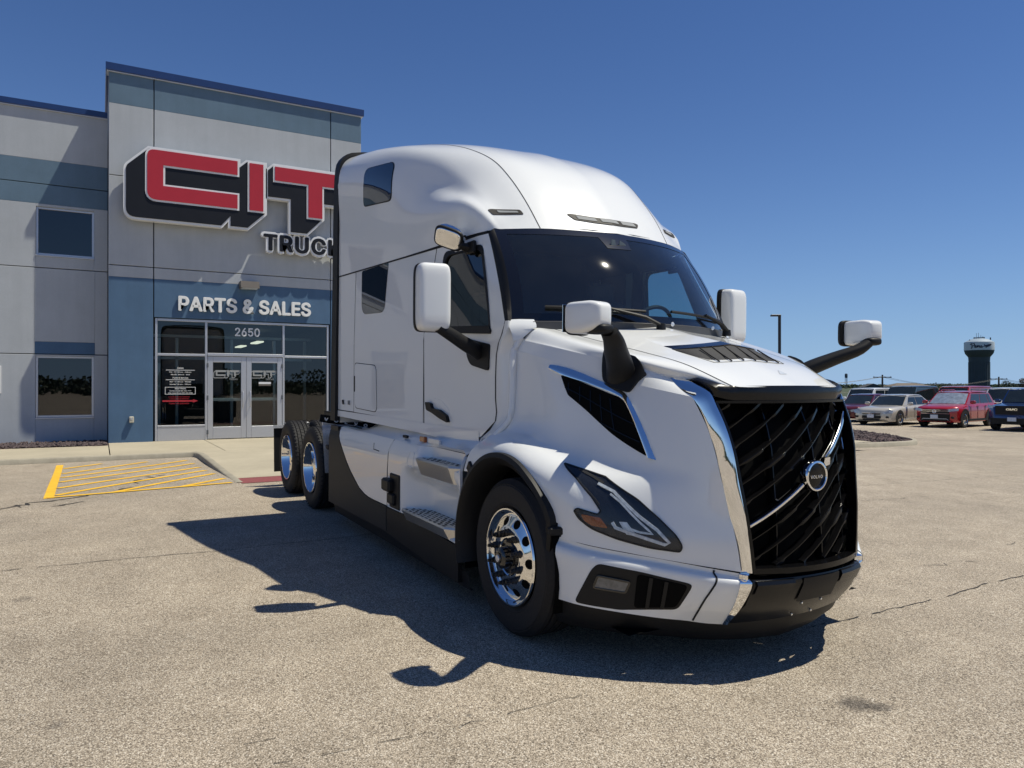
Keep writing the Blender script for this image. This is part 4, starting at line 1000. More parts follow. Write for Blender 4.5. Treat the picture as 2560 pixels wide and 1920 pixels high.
for s in (-1,1):
    b=MB(); b.grid(sy(bumpP,s)); o=len(BV); BV+=[Vector(v) for v in b.V]; BF+=[tuple(i+o for i in f) for f in b.F]
    b.build('bumper_corner',M_WHITE,TK,50)
    P=[]
    for r in bumpP[10:]:   # chrome end strip
        a=Vector((r[-1][0],r[-1][1]*s,r[-1][2])); t=(.54-a.z)/.27; c=Vector((a.x+.024-.012*t,s*(.432+.03*t),a.z-.003)); n=Vector((.8,s*.5,.1))
        P.append([a-n*.02,a+n*.008,c+n*.006,c-n*.03])
    MB().grid(P).build('bumper_chrome',M_CHROME,TK,40)
    MB().box((1.245,.455*s,.562),(.05,.055,.035),Matrix.Rotation(-.4*s,3,'Z'),bev=.006).build('bumper_bracket',M_CHROME,TK)
def bx(y,z): return np.interp(z,[.13,.26,.40,.52,.545],[1.04,1.185,1.30,1.355,1.345])-.33*y*y-.12*abs(y)**4
P=[[(bx(y,z)-.015*(abs(y)>.0)*0,y,z) for y in np.linspace(-.462 if z<.36 else -.435,.462 if z<.36 else .435,31)] for z in (.275,.33,.40,.46,.515,.535,.545)]
P.append([(p[0]-.07,p[1],.548) for p in P[-1]])
MB().grid(P).build('bumper_centre',M_BUMP,TK,40)
MB().grid([[(bx(y,z)+.009,y,z) for y in np.linspace(-.125,.17,10)] for z in (.395,.45,.50,.535)]+[[(bx(y,.535)-.03,y,.54) for y in np.linspace(-.125,.17,10)]]).build('plate_mount',M_PLAST,TK,30)
for y,z in ((-.06,.375),(.10,.375),(-.06,.292),(.10,.292)): MB().lathe([(0,.012),(.006,.010),(.008,0)],(bx(y,z)+.002,y,z),'x',10).build('bolt',M_CHROME,TK)
for s in (-1,1): MB().grid([[(bx(y,z)+.012,y,z) for y in np.linspace(s*.42,s*.19,8)] for z in (.455,.52,.538)]+[[(bx(y,.538)-.05,y,.552) for y in np.linspace(s*.42,s*.19,8)]]).build('bumper_step',M_BUMP,TK,20)
# lower lip
Q=[(.48,1.165),(.65,1.115),(.83,.945),(.94,.765),(1.01,.645),(1.065,.565),(1.11,.475),(1.155,.33),(1.175,.17),(1.185,0)]
Q=[tuple(p) for p in cr([(a,b_,0) for a,b_ in Q],40)]
P=[]
for (x,y,_) in [(a,-b_,0) for a,b_,_ in Q]+[(a,b_,0) for a,b_,_ in reversed(Q[:-1])]:
    zt=.278+.075*min(1,max(0,(abs(y)-.45)/.7)); zb=.125+.06*min(1,abs(y)/1.1); k=.94
    P.append([(x-.03,y*.98,zt+.01),(x-.004,y*.998,zt-.002),(x-.03,y*.985,(zt+zb)/2),(x-.10,y*.95,zb),(x-.25,y*.9,zb-.01)])
MB().grid(P).build('bumper_lip',M_PLAST,TK,50)
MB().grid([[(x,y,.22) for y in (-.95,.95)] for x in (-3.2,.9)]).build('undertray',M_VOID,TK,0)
# --- features that sit on the hood, bumper and roof surfaces
class CylProj:
    def __init__(s,V,F,side): s.b=BVHTree.FromPolygons([tuple(v) for v in V],F); s.s=side; s.c=Vector((.35,.45*side,0))
    def __call__(s,u,v):
        f=u/.75; o=Vector((math.cos(f),math.sin(f)*s.s,0)); 
        h,n,_,_=s.b.ray_cast(s.c+o*4+Vector((0,0,v)),-o)
        if h is None: h,n,_,_=s.b.find_nearest(s.c+o*.9+Vector((0,0,v)))
        if n.dot(o)<0: n=-n
        return h,n
class TopProj:
    def __init__(s,V,F,side): s.b=BVHTree.FromPolygons([tuple(v) for v in V],F); s.s=side
    def __call__(s,u,v):
        h,n,_,_=s.b.ray_cast(Vector((u,v*s.s,4)),Vector((0,0,-1)))
        if h is None: h,n,_,_=s.b.find_nearest(Vector((u,v*s.s,1.6)))
        if n.z<0: n=-n
        return h,n
M_MLAMP=simple('marker_lens',(.30,.31,.31),.6,spec=.1)
M_DRL=simple('light_guide',(.55,.58,.60),.12,coat=.8,grain=.35,gscale=40)
M_FOG=simple('fog_lens',(.13,.13,.125),.25,coat=.6,grain=.4,gscale=30)
M_HOUS=simple('lamp_housing',(.016,.019,.026),.3,grain=.3,gscale=60)
HL=[(1.062,1.103),(.881,1.072),(.74,1.046),(.513,.94),(.39,.847),(.301,.762),(.270,.706),(.281,.678),(.437,.691),(.627,.728),(.784,.775),(.86,.821),(.893,.861),(.875,.875),(.747,.85),(.730,.872),(.801,.949),(.921,1.033)]
VENT=[(1.428,1.618),(1.354,1.544),(1.301,1.496),(1.052,1.40),(.757,1.28),(.448,1.167),(.499,1.273),(.572,1.387),(.661,1.472),(.722,1.493),(1.073,1.553)]
VC_O=[(1.553,1.684),(1.462,1.674),(1.098,1.604),(.743,1.538),(.649,1.512),(.576,1.455),(.48,1.333),(.385,1.149)]
VC_I=[(1.539,1.653),(1.429,1.619),(1.073,1.555),(.72,1.492),(.653,1.470),(.572,1.387),(.50,1.276),(.441,1.160)]
BO=[(.726,.595),(.496,.567),(.24,.518),(.231,.499),(.283,.36),(.56,.349),(.605,.345),(.868,.362),(.764,.558)]
def chromestrip(pr,A,B,name,par,mat=M_CHROME,h=.018,n=44):
    a=cr([(x,y,0) for x,y in A],n); b_=cr([(x,y,0) for x,y in B],n); P=[]
    for i in range(n):
        p,q=pr(a[i][0],a[i][1]),pr(b_[i][0],b_[i][1]); nn=(p[1]+q[1]).normalized()
        P.append([p[0]-p[1]*.004,p[0]+nn*h*.25,p[0].lerp(q[0],.4)+nn*h*.75,p[0].lerp(q[0],.8)+nn*h*1.05,p[0].lerp(q[0],.95)+nn*h*.9,q[0]-nn*.01])
    return MB().grid(P).build(name,mat,par,50)
for s in (-1,1):
    hp=CylProj(HV,HF,s); bp=CylProj(BV,BF,s); tp=TopProj(HV,HF,s)
    hl=bpy.data.objects.new('headlight',None); COL.objects.link(hl); hl.parent=TK
    hlo=rnd(HL,[.008,0,0,.03,.03,.02,.015,.012,.03,.03,.03,.015,.008,.008,.012,.010,.03,.03],3)
    patch(hlo,hp,.002,.003,.022,'housing',M_HOUS,hl)
    patch(rnd([(.85,.847),(.731,.835),(.683,.781),(.779,.789),(.828,.813)],.012,3),hp,.006,.002,.03,'amber_reflector',M_ORANGE,hl)
    patch([(.62,.82),(.575,.82),(.51,.748),(.575,.755)],hp,.006,.002,.03,'projector',M_DRL,hl)
    def strip(A,w,name,mat,off=.009):
        pts=[hp(u,v) for u,v in resamp_open(A,.03)]; P=[]
        for i,(h,nn) in enumerate(pts):
            d=(pts[min(i+1,len(pts)-1)][0]-pts[max(i-1,0)][0]).normalized(); a=d.cross(nn).normalized()*w/2; P.append([h-a+nn*.001,h-a*.8+nn*off,h+a*.8+nn*off,h+a+nn*.001])
        MB().grid(P).build(name,mat,hl,40)
    def resamp_open(A,st):
        out=[]
        for i in range(len(A)-1):
            a=Vector(A[i]); b_=Vector(A[i+1]); k=max(1,int((b_-a).length/st))
            for j in range(k): out.append(tuple(a.lerp(b_,j/k)))
        return out+[tuple(A[-1])]
    strip([(.775,1.012),(.665,.975),(.51,.857),(.40,.785),(.336,.722),(.36,.712),(.53,.757),(.64,.787),(.66,.815)],.020,'daylight_strip',M_DRL)
    strip([(.685,.962),(.622,.925),(.50,.822),(.425,.764),(.50,.770),(.60,.797)],.014,'inner_strip',M_DRL)
    strip([(.94,1.08),(.82,1.045),(.74,1.015)],.02,'upper_fins',M_DKGREY,.006); strip([(.85,.985),(.775,.93),(.745,.90)],.015,'upper_fins',M_DKGREY,.006)
    patch(hlo,hp,.013,.012,.022,'lens',M_LENS,hl)
    loopstrip(hp,hlo,.010,.009,'rim',M_PLAST,hl)
    vt=bpy.data.objects.new('side_vent',None); COL.objects.link(vt); vt.parent=TK
    patch(rnd(VENT,.015,3),hp,.002,.004,.04,'vent_recess',M_VOID,vt)
    for k in range(5):
        t0=.12+.18*k; a=Vector(VENT[0]).lerp(Vector(VENT[9]),t0); q=Vector((a.x-.16,a.y-.34)); pl=[]
        for j in range(12):
            c=a.lerp(q,j/11)
            if inpoly(c.x,c.y,VENT): pl.append(tuple(c))
        if len(pl)>2: ribbon(pl,hp,.007,.006,'fin',M_SLAT,vt)
    for k in range(1,4):
        pl=[]
        for j in range(20):
            c=Vector((1.4-.95*j/19,1.61-.24*j/19-.085*k+.03))
            if inpoly(c.x,c.y,VENT): pl.append(tuple(c))
        if len(pl)>2: ribbon(pl,hp,.006,.006,'fin',M_SLAT,vt)
    chromestrip(hp,VC_O,VC_I,'chrome_trim',vt)
    bi=bpy.data.objects.new('bumper_insert',None); COL.objects.link(bi); bi.parent=TK
    patch(rnd(BO,.03,4),bp,.002,.006,.04,'insert',M_PLAST,bi)
    patch(rnd([(.51,.555),(.26,.508),(.254,.492),(.295,.376),(.53,.362)],.025,4),bp,.005,.004,.04,'duct',M_VOID,bi)
    for q in ((.435,.54,.455,.368),(.355,.524,.37,.372)): ribbon([(q[0]+(q[2]-q[0])*t,q[1]+(q[3]-q[1])*t) for t in np.linspace(0,1,6)],bp,.020,.012,'duct_fin',M_PLAST,bi)
    fl=rnd([(.726,.529),(.55,.508),(.575,.447),(.752,.462)],.012,3)
    patch(fl,bp,.010,.008,.03,'fog_light',M_FOG,bi); loopstrip(bp,fl,.012,.014,'fog_light_rim',M_BLACK,bi)
    ribbon([tuple(k[:2]) for k in cr([(.126,.590,0),(.128,.555,0),(.150,.49,0),(.172,.42,0),(.188,.295,0)],30)],bp,.010,.003,'panel_gap',M_GAP,TK)
    ribbon([(u,.705-.145*((.9-u)/.9)**1.6*.8) for u in np.linspace(.88,.05,2)],hp,.001,-.01,'hidden_seam',M_GAP,TK) if False else None
    # marker lights on the roof
    mp_=Proj(RV,RFc,(-1,0),s); q=-1
    m1=rnd([(-.905,2.85),(-.88,2.858),(-.69,2.852),(-.678,2.812),(-.885,2.806)],.012,3); M1=m1
    ml=bpy.data.objects.new('marker_light',None); COL.objects.link(ml); ml.parent=TK
    patch(M1,mp_,.004,.008,.03,'bezel',M_DKGREY,ml); patch(rnd([(-.845,2.842),(-.715,2.838),(-.708,2.824),(-.838,2.824)],.005,2),mp_,.008,.006,.03,'lamp',M_MLAMP,ml)
    # hood mirror
    hm=bpy.data.objects.new('hood_mirror',None); COL.objects.link(hm); hm.parent=TK
    patch(rnd([(.43,.79),(.465,.815),(.53,.80),(.645,.755),(.71,.675),(.61,.71)],.02,3),tp,.018,.02,.04,'base',M_PLAST,hm)
    ax=[(.55,.745,1.60),(.60,.79,1.66),(.73,.92,1.745),(.845,1.03,1.81),(.87,1.075,1.85)]
    MB().tube([(a,b_*s,c) for a,b_,c in cr(ax,14)],list(np.linspace(.098,.056,14)),14,flat=(.92,.62)).build('arm',M_PLAST,hm,60)
def sellip(c,half,e,rot=None,taper=None,nu=32,nv=20,name='shell',mat=M_WHITE,par=None,cut=None):
    sp=lambda w,k:math.copysign(abs(w)**k,w); P=[]
    for i in range(nv+1):
        a=-math.pi/2+math.pi*i/nv; row=[]
        for j in range(nu):
            t=2*math.pi*j/nu; x=sp(math.cos(a),e)*sp(math.cos(t),e)*half[0]; y=sp(math.cos(a),e)*sp(math.sin(t),e)*half[1]; z=sp(math.sin(a),e)*half[2]
            if taper: x,y,z=taper(x/half[0],y/half[1],z/half[2],x,y,z)
            v=Vector((x,y,z)); v=(rot@v) if rot else v; row.append(v+Vector(c))
        P.append(row)
    return MB().grid(P,closev=True).build(name,mat,par,70)
for s,hm in zip((-1,1),[o for o in bpy.data.objects if o.name.startswith('hood_mirror')]):
    def tpr(u,v,w,x,y,z):
        k=1-.40*max(0,u)**1.6; kz=1-.30*max(0,u)**2; return x,y*k+.02*s*0,z*kz+.012*max(0,u)
    rot=Matrix.Rotation(R(12)*s*-1,3,'Z')
    sellip((.79,1.147*s,1.925),(.118,.09,.086),.34,rot,tpr,name='shell',par=hm)
    sellip((.79-.108,1.147*s-.0,1.925),(.018,.095,.091),.42,rot,None,name='mirror_rim',mat=M_PLAST,par=hm)
    MB().box((.79-.128,1.147*s+.024*s,1.925),(.004,.155,.15),rot,bev=.001).build('mirror_glass',M_CHROME,hm)
    sellip((.845,1.125*s,1.862),(.075,.06,.028),.6,rot,None,name='cap',mat=M_PLAST,par=hm)
for s in (-1,1):
    dm=bpy.data.objects.new('door_mirror',None); COL.objects.link(dm); dm.parent=TK
    rot=Matrix.Rotation(R(8)*s,3,'Z'); c=(-.68,1.425*s,2.150)
    def tpm(u,v,w,x,y,z): return x,y*(1-.10*max(0,u)**2),z*(1-.07*max(0,u)**2)
    sellip(c,(.075,.118,.236),.30,rot,tpm,name='shell',par=dm,nv=24)
    cr_=Vector(c)+rot@Vector((-.062,0,0)); sellip(tuple(cr_),(.03,.123,.240),.28,rot,None,name='mirror_rim',mat=M_PLAST,par=dm)
    MB().box(tuple(Vector(c)+rot@Vector((-.095,0,0))),(.004,.20,.42),rot,bev=.001).build('mirror_glass',M_CHROME,dm)
    MB().tube([(a,b_*s,z) for a,b_,z in cr([(-.64,1.40,1.945),(-.655,1.30,1.895),(-.68,1.18,1.835),(-.70,1.08,1.79),(-.71,1.05,1.775)],14)],list(np.linspace(.042,.058,14)),14,flat=(.75,1.0)).build('arm',M_PLAST,dm,60)
    patch(rnd([(-.905,1.885),(-.565,1.832),(-.578,1.645),(-.845,1.69),(-.905,1.77)],[.02,.02,.03,.05,.04],4),CabProj(s),.014,.014,.04,'base_plate',M_PLAST,dm)
    # look-down mirror above the door
    lm=bpy.data.objects.new('corner_mirror',None); COL.objects.link(lm); lm.parent=TK
    nrm=Vector((.45,.62*s,-.42)).normalized(); xa=Vector((-.35,.35*s,.2)); xa=(xa-nrm*xa.dot(nrm)).normalized(); za=nrm.cross(xa)
    Mr=Matrix((xa,za,nrm)).transposed(); cc=Vector((-1.06,1.14*s,2.645))
    sellip(tuple(cc-nrm*.035),(.115,.082,.055),.55,Mr,None,name='shell',mat=M_CHROME,par=lm)
    sellip(tuple(cc),(.118,.085,.02),.5,Mr,None,name='rim',mat=M_PLAST,par=lm)
    sellip(tuple(cc+nrm*.012),(.104,.072,.014),.5,Mr,None,name='mirror_glass',mat=M_CHROME,par=lm)
    MB().tube([cc-nrm*.04,(-1.0,1.06*s,2.585),(-1.0,.99*s,2.57)],[.03,.028,.04],10).build('bracket',M_PLAST,lm); MB().box((-.97,(cw(-.97,2.57)+.012)*s,2.575),(.13,.03,.09),bev=.01).build('mount',M_PLAST,lm)
# centre marker light
mp_=Proj(RV,RFc,(-1,0),-1)
ml=bpy.data.objects.new('marker_light',None); COL.objects.link(ml); ml.parent=TK
patch(rnd([(-.352,2.838),(-.32,2.842),(-.15,2.828),(0,2.822),(.14,2.825),(.285,2.832),(.318,2.824),(.29,2.788),(.14,2.778),(0,2.772),(-.15,2.778),(-.305,2.792)],.012,3),mp_,.005,.010,.022,'bezel',M_DKGREY,ml)
for a in (-.285,-.09,.105): patch(rnd([(a,2.818+.12*a*a),(a+.155,2.814+.12*(a+.155)**2),(a+.168,2.788+.1*(a+.16)**2),(a+.012,2.790+.1*a*a)],.006,2),mp_,.0085,.006,.02,'lamp',M_MLAMP,ml)
# hood scoop
hs=bpy.data.objects.new('hood_scoop',None); COL.objects.link(hs); hs.parent=TK
tp=TopProj(HV,HF,1)
def hz(x,y): return tp(x,y)[0].z
sc=lambda k,y: (1-abs(y/.355)**3.0)
P=[];Pd=[];Pw=[]
for y in np.linspace(-.355,.355,37):
    k=max(0,1-abs(y/.355)**4); xf=.845-.0*abs(y); xl=.60+.075*k-.055*(1-k); hl_=.034*k
    xf=.585+(.26)*min(1,(1-abs(y)/.355)*7) if abs(y)>.30 else .845
    xl=min(xl,xf-.01)
    Pd.append([(xf,y,hz(xf,y)+.003),(xf-.02,y,hz(xf,y)+.002),((xl+xf)/2,y,hz((xl+xf)/2,y)+hl_*.35+.002),(xl,y,hz(xl,y)+hl_)])
    P.append([(xl+.002,y,hz(xl,y)+hl_*.7),(xl+.006,y,hz(xl,y)+hl_+.006*k),(xl-.02,y,hz(xl,y)+hl_+.013*k+.001),(xl-.075,y,hz(xl-.075,y)+hl_*.95+.002)])
    Pw.append([(xl-.074,y,hz(xl-.075,y)+hl_*.95),(xl-.2,y,hz(xl-.2,y)+hl_*.55),(xl-.38,y,hz(xl-.38,y)+hl_*.1-.003)])
MB().grid(Pd).build('intake_mesh',simple('intake_mesh',(.018,.018,.02),.7,grain=.6,gscale=600,bump=.5),hs,40)
MB().grid(P).build('lip',M_BLACK,hs,50); MB().grid(Pw).build('bulge',M_WHITE,hs,60)
for y in np.linspace(-.25,.25,6):
    a=Vector((.842,y*1.0,hz(.842,y)+.006)); c=Vector((.675,y*.98+.0,hz(.675,y)+.034)); MB().tube([a,(a+c)/2-Vector((0,0,.002)),c],.0045,6).build('rib',M_DKGREY,hs)
for s in (1,): MB().add([(.965,.10*s,hz(.965,.10)+.004),(1.02,.12*s,hz(1.02,.12)+.002),(1.025,.05*s,hz(1.025,.05)+.002)],[(0,1,2)]).build('hood_notch',M_FROST,TK,0)
# --- wheels
def cp_tree(o,parent=None):
    c=o.copy(); COL.objects.link(c)
    if parent is not None: c.parent=parent
    for ch in list(o.children): cp_tree(ch,c)
    return c
def tyre(par,r,w,drive):
    h=w/2; ri=.298
    if drive:
        pr=[(ri,-h+.03),(.33,-h+.005),(.40,-h-.006),(r-.045,-h+.002),(r-.012,-h+.022)]
        gro=[-.075,-.026,.026,.075]; y=-h+.03
        pr+=[(r,-h+.035)]
        for g0 in gro: pr+=[(r,g0-.006),(r-.016,g0-.004),(r-.016,g0+.004),(r,g0+.006)]
        pr+=[(r,h-.035),(r-.012,h-.022),(r-.045,h-.002),(.40,h+.006),(.33,h-.005),(ri,h-.03)]
    else:
        pr=[(ri,-h+.03),(.325,-h+.006),(.335,-h+.001),(.34,-h+.003),(.40,-h-.007),(.44,-h-.003),(.447,-h+.003),(.452,-h+.0),(r-.02,-h+.018),(r-.004,-h+.032)]
        for g0 in (-.08,-.027,.027,.08): pr+=[(r,g0-.007),(r-.013,g0-.004),(r-.013,g0+.004),(r,g0+.007)]
        pr+=[(r-.004,h-.032),(r-.02,h-.018),(.452,h),(.44,h+.003),(.40,h+.007),(.335,h-.001),(ri,h-.03)]
    MB().lathe(pr,(0,0,0),'y',72).build('tyre',M_RUB,par,30)
    if drive:
        b=MB()
        for k in range(56):
            a=2*math.pi*k/56
            for j,g0 in enumerate((-.1,-.05,0,.05,.1)):
                aa=a+(j%2)*.056; c=(r+.0005)*math.cos(aa),(r+.0005)*math.sin(aa)
                b.box((c[0],g0,c[1]),(.006,.046 if j not in(0,4) else .05,.012),Matrix.Rotation(-aa,3,'Y')@Matrix.Rotation(.35*(1 if j%2 else -1),3,'X'))
        b.build('tread_grooves',M_GAP,par,0)['kind']='stuff'
def nuts(par,n,rc,y0,y1,r,mat,side=-1):
    b0=None
    for k in range(n):
        a=2*math.pi*(k+.5)/n; L=abs(y1-y0)
        if b0 is None:
            m=MB(); m.lathe([(0,-L),(r*.45,-L),(r*.62,-L*.78),(r*.6,-L*.7),(r*.8,-L*.66),(r*.8,-L*.42),(r*1.02,-L*.36),(r*1.02,-L*.06),(r*1.2,0),(r*1.2,.01)],(0,0,0),'y',10)
            b0=m.build('lug_nut',mat,par,30); o=b0
        else: o=b0.copy(); COL.objects.link(o)
        o.location=(rc*math.cos(a),y0,rc*math.sin(a))
def holes(par,n,rc,y,r,tilt):
    b0=None
    for k in range(n):
        a=2*math.pi*k/n
        if b0 is None: b0=MB().lathe([(0,-.001),(r,-.001),(r+.004,.004)],(0,0,0),'y',18).build('hand_hole',M_VOID,par,0); o=b0
        else: o=b0.copy(); COL.objects.link(o)
        o.location=(rc*math.cos(a),y,rc*math.sin(a)); o.rotation_euler=(0,-a,0)
        o.rotation_euler=(Matrix.Rotation(-a,3,'Y')@Matrix.Rotation(tilt,3,'Z')).to_euler()
M_NUT=simple('nut_cover',(.012,.012,.013),.35,spec=.5)
def front_wheel(x,y,side):
    w=bpy.data.objects.new('front_wheel',None); COL.objects.link(w); w.parent=TK; w.location=(x,y,.483); w.rotation_euler=(0,0,0 if side<0 else math.pi)
    tyre(w,.487,.285,False)
    MB().lathe([(.305,-.135),(.300,-.146),(.292,-.146),(.284,-.132),(.277,-.115),(.268,-.106),(.258,-.106),(.246,-.111),(.195,-.1385),(.182,-.146),(.118,-.146),(.112,-.14),(.112,-.10)],(0,0,0),'y',80).build('rim',M_ALU,w,40)
    holes(w,10,.2215,-.1250,.029,.49)
    nuts(w,10,.155,-.146,-.212,.021,M_NUT)
    MB().lathe([(.114,-.10),(.113,-.136),(.10,-.15),(.072,-.152),(.068,-.165),(.066,-.20),(.05,-.212),(.036,-.214),(.034,-.222),(0,-.222)],(0,0,0),'y',32).build('hub',M_BLACK,w,40)
    MB().lathe([(0,-.004),(.02,-.004),(.022,0)],(0,-.222,0),'y',16).build('hub_plug',M_GALV,w)
    MB().lathe([(.30,-.10),(.30,.13),(.1,.13)],(0,0,0),'y',40).build('inner_rim',M_VOID,w)
    return w
front_wheel(.025,-1.062,-1); front_wheel(.025,1.062,1)
def drive_wheel(x,y,side):
    w=bpy.data.objects.new('drive_wheel',None); COL.objects.link(w); w.parent=TK; w.location=(x,y,.489); w.rotation_euler=(0,0,0 if side<0 else math.pi)
    tyre(w,.49,.275,True)
    MB().lathe([(.305,-.130),(.300,-.142),(.291,-.142),(.284,-.128),(.279,-.10),(.262,-.07),(.258,.0),(.252,.035),(.23,.045),(.19,.03),(.12,.03),(.115,.02)],(0,0,0),'y',80).build('rim',M_ALU,w,40)
    holes(w,10,.225,.040,.029,.3)
    nuts(w,10,.160,.03,-.015,.02,M_ALU)
    MB().lathe([(.115,.03),(.112,-.07),(.10,-.085),(.09,-.09),(0,-.092)],(0,0,0),'y',32).build('hub',M_ALU,w,40)
    return w
for i,x in enumerate((-4.9,-6.17)):
    for s in (-1,1):
        a=drive_wheel(x,1.085*s,s) if (i==0 and s==-1) else cp_tree(first,TK)
        if i==0 and s==-1: first=a
        a.location=(x,1.085*s,.489); a.rotation_euler=(0,.2*i,0 if s<0 else math.pi)
        c=cp_tree(first,TK); c.location=(x,.755*s,.489); c.rotation_euler=(0,.4,0 if s<0 else math.pi)
# --- chassis, fenders, mudflaps
for s in (-1,1):
    b=MB(); b.box((-3.4,.43*s,.92),(7.6,.02,.27)); b.box((-3.4,.40*s,1.05),(7.6,.08,.012)); b.box((-3.4,.40*s,.79),(7.6,.08,.012)); b.build('frame_rail',M_PLAST,TK)
    # galvanised quarter fender in front of the drive tyres
    P=[[(-4.20-.03*(1-t)-.14*max(0,t-.75)**1.2*3,y*s,.50+.56*t+.03*(t>.9)) for t in np.linspace(0,1,10)] for y in (1.245-.0,1.06,.90,.62)]
    for k,r in enumerate(P[0]): P[0][k]=(r[0],r[1]-.03*s*max(0,1-k/6.),r[2])
    MB().grid(P).build('quarter_fender',M_GALV,TK,40)
    MB().box((-4.215,.94*s,1.055),(.03,.62,.03)).build('fender_bracket',M_GALV,TK)
    MB().box((-4.20,.93*s,1.062),(.012,.72,.085),Matrix.Rotation(.18*s,3,'X')).build('hanger_plate',M_BUMP,TK)
    MB().box((-4.15,1.15*s,.80),(.10,.14,.05),bev=.01).build('fender_clamp',M_PLAST,TK); MB().box((-4.0,.7*s,.90),(.3,.5,.02)).build('deck_plate',M_GALV,TK)
    MB().box((-6.80,.95*s,.53),(.012,.62,.62),Matrix.Rotation(-.06,3,'Y')).build('mudflap',M_PLAST,TK); MB().box((-6.79,.93*s,.86),(.03,.68,.04)).build('flap_hanger',M_GALV,TK)
    for x in (-4.9,-6.17): MB().lathe([(.10,-.6),(.10,.6)],(x,0,.489),'y',16).build('axle',M_PLAST,TK) if s<0 else None
for k,ch in enumerate('VOLVO'): text(ch,.062,'lettering',M_WTXT,TK,frame((-4.192,-1.215+.114*k,1.110-.0205*k),(0,1,-.18),(0,.18,1)),.001,.004,1.35)
MB().box((-5.5,0,1.13),(.9,.85,.06),bev=.02).build('fifth_wheel',M_PLAST,TK); MB().box((-3.9,0,1.2),(.10,.7,.8)).build('air_lines_board',M_PLAST,TK)
